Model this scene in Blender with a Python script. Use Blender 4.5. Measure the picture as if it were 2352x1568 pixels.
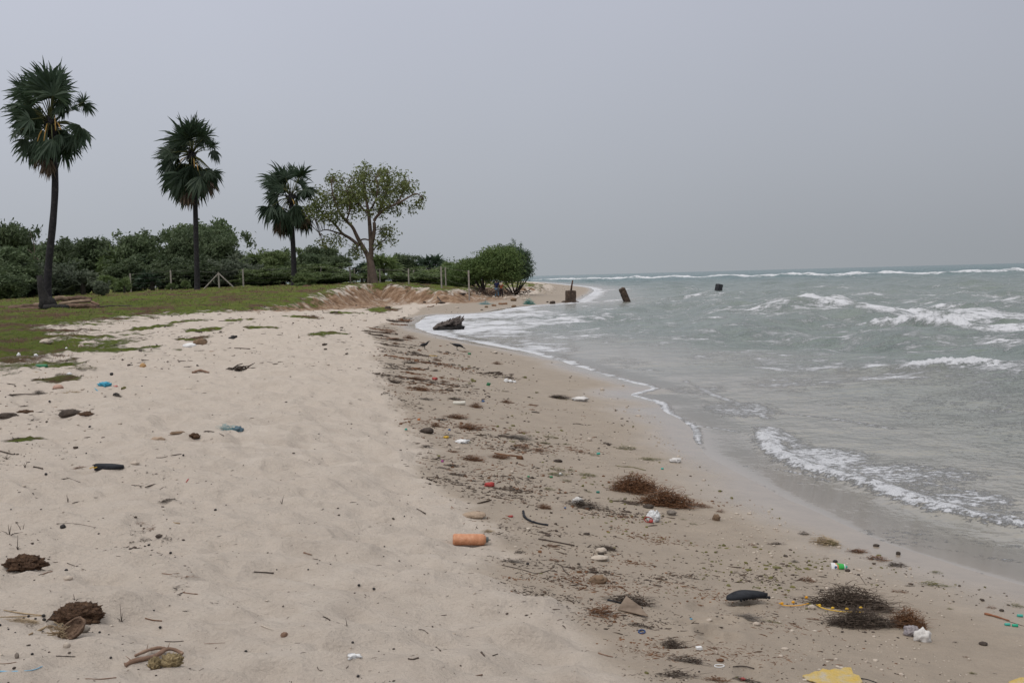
import bpy, math, random
import numpy as np
from mathutils import Vector, Matrix
R = math.radians
for o in list(bpy.data.objects): bpy.data.objects.remove(o)
S = bpy.context.scene
COL = S.collection
random.seed(7); rng = np.random.default_rng(7)

# ------------------------------------------------------------------ camera
CZ, F, PITCH, ROLL = 2.3, 2287.0, math.atan(149/2287.0), R(1.52)
fwd = np.array([0, math.cos(PITCH), -math.sin(PITCH)])
up0 = np.array([0, math.sin(PITCH), math.cos(PITCH)]); rt0 = np.array([1., 0, 0])
cup = up0*math.cos(ROLL) + rt0*math.sin(ROLL)
crt = rt0*math.cos(ROLL) - up0*math.sin(ROLL)
cd = bpy.data.cameras.new('camera'); cam = bpy.data.objects.new('camera', cd); COL.objects.link(cam)
cd.sensor_width = 36; cd.lens = F/2352*36; cd.clip_start = .1; cd.clip_end = 60000
m = Matrix.Identity(4)
for i in range(3):
    m[i][0] = crt[i]; m[i][1] = cup[i]; m[i][2] = -fwd[i]
m[2][3] = CZ
cam.matrix_world = m
S.camera = cam

# ------------------------------------------------------------------ sky and light (overcast)
SUN_EL, SUN_AZ = 58, 215
w = bpy.data.worlds.new('World'); S.world = w; w.use_nodes = True
nt = w.node_tree; nt.nodes.clear(); N = nt.nodes.new; L = nt.links.new
out = N('ShaderNodeOutputWorld'); bg = N('ShaderNodeBackground'); bg2 = N('ShaderNodeBackground'); add = N('ShaderNodeAddShader')
sky = N('ShaderNodeTexSky'); sky.sky_type = 'NISHITA'; sky.sun_disc = False
sky.sun_elevation = R(SUN_EL); sky.sun_rotation = R(SUN_AZ); sky.dust_density = 6; sky.air_density = 1
bg.inputs[1].default_value = .05/3.2
hsv = N('ShaderNodeHueSaturation'); hsv.inputs['Saturation'].default_value = .5
L(sky.outputs[0], hsv.inputs['Color']); L(hsv.outputs[0], bg.inputs[0])
tc = N('ShaderNodeTexCoord'); sep = N('ShaderNodeSeparateXYZ'); L(tc.outputs['Generated'], sep.inputs[0])
cr = N('ShaderNodeValToRGB'); L(sep.outputs[2], cr.inputs[0])      # overcast: brighter overhead
e = cr.color_ramp.elements
e[0].position = 0; e[0].color = (.338, .362, .388, 1)
e[1].position = 1; e[1].color = (1.12, 1.10, 1.09, 1)
for p, c in ((.05, (.352, .374, .410, 1)), (.26, (.418, .438, .505, 1)), (.5, (.74, .75, .77, 1))):
    q = e.new(p); q.color = c
cr2 = N('ShaderNodeMapRange'); L(sep.outputs[0], cr2.inputs[0])     # cloud a little thinner to the left
cr2.inputs[1].default_value = -.5; cr2.inputs[2].default_value = .5; cr2.inputs[3].default_value = 1.20; cr2.inputs[4].default_value = .91
nz = N('ShaderNodeTexNoise'); nz.inputs['Scale'].default_value = 1.6; nz.inputs['Detail'].default_value = 4
L(tc.outputs['Generated'], nz.inputs['Vector'])
mr = N('ShaderNodeMapRange'); L(nz.outputs[0], mr.inputs[0]); mr.inputs[1].default_value = .3; mr.inputs[2].default_value = .7
mr.inputs[3].default_value = .965; mr.inputs[4].default_value = 1.035
mu = N('ShaderNodeMath'); mu.operation = 'MULTIPLY'; L(cr2.outputs[0], mu.inputs[0]); L(mr.outputs[0], mu.inputs[1])
L(cr.outputs[0], bg2.inputs[0]); L(mu.outputs[0], bg2.inputs[1])
L(bg.outputs[0], add.inputs[0]); L(bg2.outputs[0], add.inputs[1]); L(add.outputs[0], out.inputs[0])
sl = bpy.data.lights.new('sun', 'SUN'); sl.energy = .85; sl.angle = R(17); sl.color = (1, .95, .89)
so = bpy.data.objects.new('sun', sl); COL.objects.link(so)
az = R(SUN_AZ); el = R(SUN_EL)
sd_ = Vector((math.sin(az)*math.cos(el), math.cos(az)*math.cos(el), math.sin(el)))
so.rotation_euler = sd_.to_track_quat('Z', 'Y').to_euler()
S.view_settings.view_transform = 'Standard'; S.view_settings.look = 'None'
S.view_settings.exposure = 0; S.view_settings.gamma = 1

# ------------------------------------------------------------------ helpers
def ray(u, v):
    u = np.asarray(u, float); v = np.asarray(v, float)
    return (fwd + ((u-1176)/F)[..., None]*crt - ((v-784)/F)[..., None]*cup)
def PZ(u, v, z=0.):                     # photo point at height z
    r = ray(u, v); t = (z-CZ)/r[..., 2]
    return r*t[..., None] + np.array([0, 0, CZ])
def PD(u, v, D):                        # photo point at depth D
    r = ray(u, v); return r*(D/r[..., 1])[..., None] + np.array([0, 0, CZ])

def hsh(ix, iy, s):
    n = (ix.astype(np.int64)*374761393 + iy.astype(np.int64)*668265263 + s*1442695041) & 0x7fffffff
    n = ((n ^ (n >> 13))*1274126177) & 0x7fffffff
    return ((n ^ (n >> 16)) & 0xffff)/65535.
def vn(x, y, s=0):
    ix = np.floor(x); iy = np.floor(y); fx = x-ix; fy = y-iy
    fx = fx*fx*fx*(fx*(fx*6-15)+10); fy = fy*fy*fy*(fy*(fy*6-15)+10); ix = ix.astype(np.int64); iy = iy.astype(np.int64)
    a = hsh(ix, iy, s); b = hsh(ix+1, iy, s); c = hsh(ix, iy+1, s); d = hsh(ix+1, iy+1, s)
    return (a*(1-fx)+b*fx)*(1-fy) + (c*(1-fx)+d*fx)*fy
def fbm(x, y, o=4, s=0):
    t = 0; a = 1; n = 0
    for k in range(o):
        t = t + a*vn(x*(2**k)+k*17.3, y*(2**k)-k*9.1, s+k); n += a; a *= .5
    return t/n - .5
def ss(a, b, x):
    t = np.clip((x-a)/(b-a), 0, 1); return t*t*(3-2*t)
def segdist(x, y, pl):
    if x.size < 3000:
        pl = np.asarray(pl, float); a = pl[:-1]; dd = pl[1:]-a; X_ = x[..., None]-a[:, 0]; Y_ = y[..., None]-a[:, 1]
        t = np.clip((X_*dd[:, 0]+Y_*dd[:, 1])/((dd**2).sum(1)+1e-12), 0, 1)
        return np.sqrt(((X_-t*dd[:, 0])**2+(Y_-t*dd[:, 1])**2).min(-1))
    best = np.full(x.shape, 1e9)
    for (ax, ay), (bx, by) in zip(pl[:-1], pl[1:]):
        dx, dy = bx-ax, by-ay; l2 = dx*dx+dy*dy+1e-12
        t = np.clip(((x-ax)*dx+(y-ay)*dy)/l2, 0, 1)
        best = np.minimum(best, (x-ax-t*dx)**2 + (y-ay-t*dy)**2)
    return np.sqrt(best)
def inside(x, y, pl):
    if x.size < 3000:
        pl = np.asarray(pl, float); q = np.roll(pl, -1, 0); ay, by, ax, bx = pl[:, 1], q[:, 1], pl[:, 0], q[:, 0]; Y_ = y[..., None]
        dy = np.where(by == ay, 1e-9, by-ay)
        return (((ay > Y_) != (by > Y_)) & (x[..., None] < (bx-ax)*(Y_-ay)/dy+ax)).sum(-1) % 2 == 1
    r = np.zeros(x.shape, bool)
    for (ax, ay), (bx, by) in zip(pl, np.roll(pl, -1, 0)):
        if ay == by: continue
        r ^= ((ay > y) != (by > y)) & (x < (bx-ax)*(y-ay)/(by-ay)+ax)
    return r
def smooth_line(pts, it=2):
    p = np.array(pts, float)
    for _ in range(it):
        q = [p[0]]
        for a, b in zip(p[:-1], p[1:]): q += [a*.75+b*.25, a*.25+b*.75]
        q.append(p[-1]); p = np.array(q)
    return p

# ------------------------------------------------------------------ terrain shape
sh_px = [(2500, 1385), (2352, 1345), (2200, 1302), (2050, 1258), (1950, 1218), (1850, 1168), (1760, 1120), (1690, 1078), (1630, 1045), (1598, 1015),
         (1596, 985), (1560, 962), (1528, 948), (1518, 925), (1475, 915), (1438, 906), (1478, 897), (1502, 890), (1440, 876), (1400, 864), (1350, 850),
         (1290, 828), (1200, 806), (1100, 788), (1030, 774), (975, 762), (950, 748), (965, 736), (985, 724), (1060, 722), (1130, 717),
         (1180, 706), (1240, 700), (1300, 697), (1330, 690), (1352, 678), (1368, 667), (1355, 660), (1320, 656), (1270, 651), (1222, 647)]
sh_w = [(20, -400), (9, -60), (7, -14), (6.2, -2), (5.3, 4)] + [tuple(PZ(u, v)[:2]) for u, v in sh_px]
SHORE = smooth_line(sh_w, 1)
SHORE = np.vstack([SHORE, [(0, 400), (-60, 520), (-300, 800), (-3000, 2500), (-9000, 9000)]])
LAND = np.vstack([SHORE, [(-30000, 9000), (-30000, -30000), (30, -30000)]])
vg = [(-60, 6), (-14, 10.5), (-10.8, 13.5)] + [tuple(PZ(u, v, z)[:2]) for u, v, z in
      [(0, 862, .9), (70, 850, .9), (200, 812, .9), (290, 806, .9), (378, 800, .9), (340, 778, .93), (250, 762, .95), (200, 748, .95), (300, 738, .97), (380, 722, .98), (500, 716, 1.0), (600, 706, 1.0), (680, 696, 1.05), (760, 686, 1.1),
       (810, 676, 1.2), (870, 667, 1.3), (930, 667, 1.3), (1000, 668, 1.25), (1050, 671, 1.1), (1085, 668, 1.05)]]
vg += [(-2, 108), (4, 118), (6, 140), (2, 200), (-40, 420), (-3000, 2000), (-9000, 6000), (-9000, 6)]
VEG = np.array(vg)
PROF = np.array([(-4000, -3), (-200, -3), (-30, -2.0), (-8, -.8), (0, 0), (1, .09), (2, .2), (3.5, .43), (5, .68), (6.5, .80), (10, .86), (20, .92), (60, 1.0), (9000, 1.2)])
def fields(x, y):
    d = segdist(x, y, SHORE); d = np.where(inside(x, y, LAND), d, -d)
    g = segdist(x, y, np.vstack([VEG, VEG[:1]])); g = np.where(inside(x, y, VEG), g, -g)
    return d, g
SPOTS = []                               # vegetation patches outside the turf: x, y, rx, ry
FOOT = None
DRY = smooth_line([(9, -60), (3.5, -8), (1.6, 1.5)] + [tuple(PZ(u, v, .6)[:2]) for u, v in [(1560, 1585), (1500, 1500), (1440, 1440), (1370, 1400), (1290, 1335), (1190, 1310), (1130, 1270), (1210, 1190), (1130, 1150), (1040, 1095),
      (1000, 1040), (985, 990), (930, 940), (900, 900), (872, 850), (885, 800), (850, 770), (840, 745), (870, 725), (920, 712)]] + [(-6, 75), (-3, 85), (1, 100), (8, 150), (10, 400)], 1)
DRYP = np.vstack([DRY, [(-9000, 9000), (-9000, -9000), (9, -9000)]])
def dryd(x, y):
    q = segdist(x, y, DRY); return np.where(inside(x, y, DRYP), q, -q)
def height(x, y, d=None, g=None, micro=True):
    x = np.asarray(x, float); y = np.asarray(y, float)
    if d is None: d, g = fields(x, y)
    k = 1 - .68*ss(45, 78, y)*(1-ss(150, 260, y)*.3)
    zb = np.interp(d, PROF[:, 0], PROF[:, 1]); zb = np.where(d > 0, zb*k, zb)
    T = np.interp(y, [0, 25, 60, 86, 100, 160, 9000], [1.0, 1.02, 1.10, 1.80, 1.95, 2.0, 2.6])
    T = T - .45*ss(-26, -48, x)*ss(60, 90, y) - .85*ss(-14, -1, x)
    T = np.maximum(T, zb)
    wd = np.interp(y, [0, 20, 45, 65, 9000], [4, 4, 5, 2.2, 2.0])
    gg = g + fbm(x*.35, y*.35, 3, 5)*np.interp(y, [0, 40, 70], [1.5, 1.5, 2.2])
    s = ss(0, 1, gg/wd + .3)
    z = zb + (T-zb)*s
    if micro:
        dry = ss(-.12, .30, dryd(x, y) + fbm(x*2.4, y*2.4, 3, 3)*.45)
        a = fbm(x*.55, y*.55, 3, 11)*.10
        ln = vn(x*1.9+fbm(x*2, y*2, 2, 9)*1.2, y*3.6, 21); l2 = vn(x*5.1, y*8.3, 22); l3 = vn(x*11, y*16, 23)
        fp = -(np.abs(vn(x*2.9+7, y*2.9, 31)-.5)**.7)*.028
        z = z + dry*(a + (ln-.5)*.095 + (l2-.5)*.062 + (l3-.5)*.022 + fp*1.9) + dry*.03
        z = z + (1-dry)*ss(-.5, 2, d)*(fbm(x*1.5, y*1.5, 4, 12)*.022) + ss(-1, 0, d)*fbm(x*.7, y*.7, 2, 15)*.015
        z = z + ss(0, 3, g)*fbm(x*.8, y*.8, 3, 17)*.22
        if FOOT is not None:
            near = (y > 3) & (y < 12) & (x > -1) & (x < 5)
            if near.any():
                xs, ys = x[near], y[near]; zz = np.zeros(xs.shape)
                for fx, fy, fa in FOOT:
                    c, s_ = math.cos(fa), math.sin(fa); a_ = (xs-fx)*c+(ys-fy)*s_; b_ = -(xs-fx)*s_+(ys-fy)*c
                    q = (a_/.13)**2+(b_/.055)**2
                    zz += -.022*np.exp(-q**1.5) + .008*np.exp(-(np.sqrt(q)-1.5)**2*6)
                z = z.copy(); z[near] += zz
    return z
def G(u, v, n=16):                       # photo point on the ground
    u = np.asarray(u, float); v = np.asarray(v, float); z = np.full(u.shape, .75)
    for _ in range(n):
        p = PZ(u, v, z); z = z*.55 + .45*np.minimum(height(p[..., 0], p[..., 1]), CZ-.15)
    p = PZ(u, v, z); p[..., 2] = height(p[..., 0], p[..., 1]); return p
def HZ(x, y): return float(height(np.array([x], float), np.array([y], float))[0])
def onG(u, D):                           # ground point below image column u at depth D
    p = PD(np.array(u), np.array(650.), np.array(float(D))); return np.array([p[0], p[1], HZ(p[0], p[1])])
ftp = [(2180, 1390), (2140, 1290), (2100, 1315)]
FOOT = []
for u, v in [(2890, 2375), (3040, 2240), (2830, 2440), (2860, 2415), (3000, 2615), (2990, 2305), (2880, 2460), (2800, 2300), (2780, 2390), (3350, 2680), (2700, 2520), (2980, 2260)]:
    p = PZ(u/1.7415, v/1.7415, .5); FOOT.append((p[0], p[1], random.uniform(.6, 1.6)))

# ------------------------------------------------------------------ materials
def nodes(name):
    mt = bpy.data.materials.new(name); mt.use_nodes = True
    n = mt.node_tree; b = n.nodes['Principled BSDF']; return mt, n, b
def c4(c): return (c[0], c[1], c[2], 1)
_mats = {}
def M(name, c1, c2=None, scale=8, rough=.8, bump=.3, spec=.3, c3=None, metal=0, dist=.02, trans=0, alpha=1, rnd=0):
    if name in _mats: return _mats[name]
    mt, n, b = nodes(name); N = n.nodes.new; L = n.links.new
    tc = N('ShaderNodeTexCoord'); nz = N('ShaderNodeTexNoise'); nz.inputs['Scale'].default_value = scale
    nz.inputs['Detail'].default_value = 6; nz.inputs['Roughness'].default_value = .65
    L(tc.outputs['Object'], nz.inputs['Vector'])
    cr = N('ShaderNodeValToRGB'); L(nz.outputs[0], cr.inputs[0]); e = cr.color_ramp.elements
    e[0].position = .32; e[1].position = .68; e[0].color = c4(c1); e[1].color = c4(c2 or c1)
    if c3: q = e.new(.56); q.color = c4(c3)
    src = cr.outputs[0]
    if rnd:
        oi = N('ShaderNodeObjectInfo'); hv = N('ShaderNodeHueSaturation'); mm = N('ShaderNodeMapRange')
        L(oi.outputs['Random'], mm.inputs[0]); mm.inputs[3].default_value = 1-rnd; mm.inputs[4].default_value = 1+rnd
        L(mm.outputs[0], hv.inputs['Value']); L(src, hv.inputs['Color']); src = hv.outputs[0]
    L(src, b.inputs['Base Color'])
    b.inputs['Roughness'].default_value = rough; b.inputs['Specular IOR Level'].default_value = spec
    b.inputs['Metallic'].default_value = metal; b.inputs['Transmission Weight'].default_value = trans; b.inputs['Alpha'].default_value = alpha
    if bump:
        bp = N('ShaderNodeBump'); bp.inputs['Strength'].default_value = bump; bp.inputs['Distance'].default_value = dist
        n2 = N('ShaderNodeTexNoise'); n2.inputs['Scale'].default_value = scale*3; n2.inputs['Detail'].default_value = 5
        L(tc.outputs['Object'], n2.inputs['Vector']); L(n2.outputs[0], bp.inputs['Height']); L(bp.outputs[0], b.inputs['Normal'])
    _mats[name] = mt; return mt
def leafmat(name, c1, c2, scale=.9, rough=.6, rnd=.18, c3=None):
    if name in _mats: return _mats[name]
    mt = M(name, c1, c2, scale, rough, 0, .35, c3=c3, rnd=rnd)
    n = mt.node_tree; b = n.nodes['Principled BSDF']; o = n.nodes['Material Output']
    tr = n.nodes.new('ShaderNodeBsdfTranslucent'); mx = n.nodes.new('ShaderNodeMixShader'); mx.inputs[0].default_value = .30
    src = b.inputs['Base Color'].links[0].from_socket
    n.links.new(src, tr.inputs[0]); n.links.new(b.outputs[0], mx.inputs[1]); n.links.new(tr.outputs[0], mx.inputs[2]); n.links.new(mx.outputs[0], o.inputs[0])
    return mt

# ------------------------------------------------------------------ object helpers
def link(name, me, mat=None, parent=None, loc=None):
    o = bpy.data.objects.new(name, me); COL.objects.link(o)
    if mat is not None and not me.materials: me.materials.append(mat)
    if parent is not None: o.parent = parent
    if loc is not None: o.location = loc
    return o
def tag(o, label, cat, group=None, kind=None):
    o['label'] = label
    if cat: o['category'] = cat
    if group: o['group'] = group
    if kind: o['kind'] = kind
    return o
def thing(name, label, cat, loc, group=None, rz=0):
    o = bpy.data.objects.new(name, None); COL.objects.link(o); o.location = loc; o.rotation_euler = (0, 0, rz); o.empty_display_size = .2
    return tag(o, label, cat, group)
def struct(o, label):
    o['kind'] = 'structure'; o['label'] = label; return o
def mesh_np(name, V, Fc, smooth=True):
    me = bpy.data.meshes.new(name); V = np.asarray(V, np.float32); Fc = np.asarray(Fc, np.int32)
    k = Fc.shape[1]; me.vertices.add(len(V)); me.vertices.foreach_set('co', V.ravel())
    me.loops.add(Fc.size); me.loops.foreach_set('vertex_index', Fc.ravel())
    me.polygons.add(len(Fc)); me.polygons.foreach_set('loop_start', np.arange(0, Fc.size, k, dtype=np.int32))
    me.update(calc_edges=True); me.validate()
    me.polygons.foreach_set('use_smooth', np.full(len(me.polygons), smooth)); return me
class MB:
    def __init__(s): s.v = []; s.f = []
    def tube(s, pts, rad, n=6, cap=True, flat=1.0):
        pts = [Vector(p) for p in pts]
        if not hasattr(rad, '__len__'): rad = [rad]*len(pts)
        b = len(s.v); ref = Vector((0, 0, 1))
        for i, p in enumerate(pts):
            t = (pts[min(i+1, len(pts)-1)]-pts[max(i-1, 0)])
            if t.length < 1e-9: t = Vector((0, 0, 1))
            t.normalize(); rr = ref if abs(t.dot(ref)) < .95 else Vector((1, 0, 0))
            a = t.cross(rr).normalized(); c = a.cross(t).normalized()
            for k in range(n):
                an = 2*math.pi*k/n
                s.v.append(tuple(p + a*(rad[i]*math.cos(an)) + c*(rad[i]*math.sin(an)*flat)))
        for i in range(len(pts)-1):
            for k in range(n):
                k2 = (k+1) % n; s.f.append((b+i*n+k, b+i*n+k2, b+(i+1)*n+k2, b+(i+1)*n+k))
        if cap:
            s.f.append(tuple(b+k for k in range(n))[::-1]); e = b+(len(pts)-1)*n; s.f.append(tuple(e+k for k in range(n)))
        return s
    def poly(s, pts):
        b = len(s.v); s.v += [tuple(p) for p in pts]; s.f.append(tuple(range(b, b+len(pts)))); return s
    def box(s, c, d, rot=None):
        b = len(s.v); r = rot or Matrix.Identity(3)
        for x in (-1, 1):
            for y in (-1, 1):
                for z in (-1, 1): s.v.append(tuple(Vector(c)+r @ Vector((x*d[0]/2, y*d[1]/2, z*d[2]/2))))
        for f in ((0, 1, 3, 2), (4, 6, 7, 5), (0, 4, 5, 1), (2, 3, 7, 6), (0, 2, 6, 4), (1, 5, 7, 3)): s.f.append(tuple(b+i for i in f))
        return s
    def blob(s, c, r, sub=3, amp=.25, freq=2., seed=0, rot=None):
        import bmesh
        bm = bmesh.new(); bmesh.ops.create_icosphere(bm, subdivisions=sub, radius=1); b = len(s.v)
        from mathutils import noise
        for v in bm.verts:
            q = v.co*freq + Vector((seed*3.7, seed*1.3, seed*.7))
            k = 1 + amp*noise.noise(q) + amp*.5*noise.noise(q*2.3) + amp*.3*noise.noise(q*5)
            p = Vector((v.co.x*r[0]*k, v.co.y*r[1]*k, v.co.z*r[2]*k))
            if rot: p = rot @ p
            s.v.append(tuple(Vector(c)+p))
        bm.verts.index_update()
        for f in bm.faces: s.f.append(tuple(b+v.index for v in f.verts))
        bm.free(); return s
    def build(s, name, mat, parent=None, smooth=True, loc=None):
        me = bpy.data.meshes.new(name); me.from_pydata(s.v, [], s.f); me.validate(); me.update()
        if smooth: me.polygons.foreach_set('use_smooth', [True]*len(me.polygons))
        return link(name, me, mat, parent, loc)
def lathe(mb, prof, n=16, axis='x', c=(0, 0, 0)):
    b = len(mb.v)
    for t, r in prof:
        for k in range(n):
            a = 2*math.pi*k/n; p = (t, r*math.cos(a), r*math.sin(a)) if axis == 'x' else (r*math.cos(a), r*math.sin(a), t)
            mb.v.append((p[0]+c[0], p[1]+c[1], p[2]+c[2]))
    for i in range(len(prof)-1):
        for k in range(n):
            k2 = (k+1) % n; mb.f.append((b+i*n+k, b+i*n+k2, b+(i+1)*n+k2, b+(i+1)*n+k))
    mb.f.append(tuple(b+k for k in range(n))[::-1]); e = b+(len(prof)-1)*n; mb.f.append(tuple(e+k for k in range(n)))
    return mb
def bevel(o, w_, seg=2):
    md = o.modifiers.new('bevel', 'BEVEL'); md.width = w_; md.segments = seg; return o

# ------------------------------------------------------------------ ground mesh (polar sheet round the beach)
def polar(a_front, n_front, radii, a0=None):
    an = np.concatenate([np.linspace(-a_front, a_front, n_front), np.arange(a_front+3, 360-a_front, 3.)]) if a0 is None else np.linspace(a0[0], a0[1], n_front)
    A, Rr = np.meshgrid(np.radians(an), radii)
    return np.sin(A)*Rr, np.cos(A)*Rr, len(an), a0 is None
def grid_faces(nr, nc, wrap):
    i = np.arange(nr-1)[:, None]; j = np.arange(nc if wrap else nc-1)[None, :]; j2 = (j+1) % nc
    return np.stack([i*nc+j, i*nc+j2, (i+1)*nc+j2, (i+1)*nc+j], -1).reshape(-1, 4)
def geo(a, b, k):
    n = int(math.log(b/a)/math.log(k))+1; return a*(b/a)**(np.arange(n)/n)
rad = np.concatenate([geo(.3, 3.4, 1.12), geo(3.4, 130, 1.0046), geo(130, 14000, 1.035), [14000]])
X, Y, nc, wr = polar(31, 900, rad)
d, g = fields(X, Y); Z = height(X, Y, d, g)
for (u, v, ru, rv) in [(50, 985, 75, 16), (755, 752, 55, 12), (345, 748, 45, 10), (130, 858, 90, 8), (420, 735, 50, 7), (440, 772, 60, 6), (250, 778, 90, 7), (330, 792, 70, 5), (560, 728, 40, 4), (600, 745, 70, 4), (700, 716, 60, 5), (790, 700, 50, 4), (880, 690, 60, 4), (470, 752, 60, 5)]:
    c = PZ(u, v, .95); e1 = PZ(u, v-rv, .95); SPOTS.append((c[0], c[1], ru*c[1]/F, abs(e1[1]-c[1])))
sp = np.zeros(X.shape)
for cx, cy, rx, ry in SPOTS:
    sp = np.maximum(sp, 1-np.sqrt(((X-cx)/rx)**2+((Y-cy)/ry)**2)*.75)
veg = np.clip(.5 + (g-np.interp(Y, [0, 22, 34, 58, 74], [-.1, .2, .5, -.3, .9]))/np.interp(Y, [0, 30, 80], [3., 8, 5.]), 0, 1)
veg = np.maximum(veg, np.clip(sp, 0, .8))
wet = 1-ss(-.10, .22, dryd(X, Y) + fbm(X*2.4, Y*2.4, 4, 3)*.5)
gloss = 1-ss(.0, 1.25, d + fbm(X*.8, Y*.8, 3, 8)*.8)
gx = np.gradient(Z, axis=0)/np.maximum(np.gradient(np.hypot(X, Y), axis=0), 1e-4)
scarp = ss(.12, .42, np.abs(gx))*ss(48, 60, Y)*(1-ss(115, 125, Y))*ss(.3, .7, Z)
scarp = np.maximum(scarp, ss(-9, -1, g)*(1-ss(0, 2, g))*.75*ss(38, 60, Y)*(1-ss(108, 118, Y))*ss(4, 7, d))
V = np.stack([X, Y, Z], -1).reshape(-1, 3); Fc = grid_faces(X.shape[0], nc, wr)[:, ::-1]
me = mesh_np('ground', V, Fc)
ca = me.color_attributes.new('mask', 'FLOAT_COLOR', 'POINT')
ca.data.foreach_set('color', np.stack([veg, wet, scarp, gloss], -1).astype(np.float32).ravel())

mt, n, b = nodes('beach_sand'); N = n.nodes.new; L = n.links.new
tc = N('ShaderNodeTexCoord'); at = N('ShaderNodeAttribute'); at.attribute_name = 'mask'
sx = N('ShaderNodeSeparateColor'); L(at.outputs['Color'], sx.inputs[0])
def noise(scale, det=5, ro=.6, vec=None, stretch=None):
    q = N('ShaderNodeTexNoise'); q.inputs['Scale'].default_value = scale; q.inputs['Detail'].default_value = det; q.inputs['Roughness'].default_value = ro
    src = vec or tc.outputs['Object']
    if stretch:
        mp = N('ShaderNodeMapping'); mp.inputs['Scale'].default_value = stretch; L(src, mp.inputs[0]); src = mp.outputs[0]
    L(src, q.inputs['Vector']); return q.outputs[0]
def ramp(src, stops, inter='LINEAR'):
    q = N('ShaderNodeValToRGB'); q.color_ramp.interpolation = inter; e = q.color_ramp.elements
    e[0].position = stops[0][0]; e[0].color = c4(stops[0][1]); e[1].position = stops[-1][0]; e[1].color = c4(stops[-1][1])
    for p, c in stops[1:-1]: z = e.new(p); z.color = c4(c)
    L(src, q.inputs[0]); return q.outputs[0]
def mix(fac, a, c):
    q = N('ShaderNodeMix'); q.data_type = 'RGBA'
    if isinstance(fac, float): q.inputs[0].default_value = fac
    else: L(fac, q.inputs[0])
    for s_, i in ((a, 6), (c, 7)):
        if isinstance(s_, tuple): q.inputs[i].default_value = c4(s_)
        else: L(s_, q.inputs[i])
    return q.outputs[2]
def math_(op, a, c=None, e=None, clamp=False):
    q = N('ShaderNodeMath'); q.operation = op; q.use_clamp = clamp
    for s_, i in ((a, 0), (c, 1), (e, 2)):
        if s_ is None: continue
        if isinstance(s_, (int, float)): q.inputs[i].default_value = s_
        else: L(s_, q.inputs[i])
    return q.outputs[0]
def mrange(src, a, b_, c=0., d_=1., smooth=True):
    q = N('ShaderNodeMapRange'); q.interpolation_type = 'SMOOTHSTEP' if smooth else 'LINEAR'; L(src, q.inputs[0])
    for i, x in enumerate((a, b_, c, d_)): q.inputs[i+1].default_value = x
    return q.outputs[0]
n_big = noise(.45, 5); n_mid = noise(3.5, 6, .65); n_fine = noise(45, 5, .7); n_gr = noise(320, 3, .7)
dry = ramp(n_mid, [(.3, (.430, .372, .320)), (.5, (.490, .428, .370)), (.7, (.530, .470, .412))])
dry = mix(mrange(n_big, .35, .7), dry, ramp(n_fine, [(.35, (.455, .400, .348)), (.65, (.525, .455, .390))]))
wets = ramp(n_mid, [(.3, (.258, .215, .172)), (.7, (.318, .264, .21))])
base = mix(sx.outputs[1], dry, wets)
# grit: dark and pale specks
gs = math_('MULTIPLY', mrange(n_gr, .60, .68), .35); base = mix(gs, base, (.16, .12, .09))
gl = math_('MULTIPLY', mrange(noise(150, 3, .6, stretch=(1, 1.6, 1)), .62, .70), .3); base = mix(gl, base, (.13, .10, .08))
gp = math_('MULTIPLY', mrange(noise(210, 2), .64, .7), .4); base = mix(gp, base, (.62, .56, .48))
# scarp earth
ear = ramp(noise(1.6, 6, .7, stretch=(1, 1, .6)), [(.34, (.10, .060, .037)), (.5, (.225, .142, .090)), (.68, (.37, .28, .20))])
fs = math_('ADD', sx.outputs[2], math_('MULTIPLY', math_('SUBTRACT', noise(.9, 5), .5), 1.7)); base = mix(mrange(fs, .35, .75), base, ear)
# turf and creepers
gr1 = ramp(noise(2.2, 7, .75), [(.30, (.060, .072, .020)), (.44, (.115, .150, .026)), (.56, (.155, .195, .034)), (.70, (.21, .19, .07))])
rd = ramp(noise(3.1, 6, .7), [(.3, (.095, .055, .035)), (.7, (.20, .125, .08))])
grass = mix(mrange(noise(.42, 6, .65), .49, .60), gr1, rd)
fv = math_('ADD', sx.outputs[0], math_('MULTIPLY', math_('SUBTRACT', noise(.75, 8, .72), .5), 1.5))
vf = mrange(fv, .50, .66); base = mix(vf, base, grass)
L(base, b.inputs['Base Color'])
ro = mrange(sx.outputs[1], 0, 1, .95, .62, False)
gla = math_('MULTIPLY', at.outputs['Alpha'], 1.0)
ro2 = N('ShaderNodeMix'); L(gla, ro2.inputs[0]); L(ro, ro2.inputs[2]); ro2.inputs[3].default_value = .13
L(ro2.outputs[0], b.inputs['Roughness']); L(mrange(gla, 0, 1, .15, .6, False), b.inputs['Specular IOR Level'])
bh = math_('ADD', math_('MULTIPLY', noise(9, 5, .6, stretch=(1, 1.7, 1)), .6), math_('MULTIPLY', n_fine, .28)); bh = math_('ADD', bh, math_('MULTIPLY', n_gr, .05))
bh = math_('MULTIPLY', bh, mrange(sx.outputs[1], 0, 1, 1, .45, False)); bh = math_('MULTIPLY', bh, mrange(gla, 0, 1, 1, .03, False))
bh = math_('ADD', bh, math_('MULTIPLY', vf, math_('MULTIPLY', noise(14, 6, .8), 3.)))
bp = N('ShaderNodeBump'); bp.inputs['Strength'].default_value = 1.; bp.inputs['Distance'].default_value = .07; L(bh, bp.inputs['Height']); L(bp.outputs[0], b.inputs['Normal'])
struct(link('ground', me, mt), 'pale sandy beach with wet strip, eroded bank and green turf behind')

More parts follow.
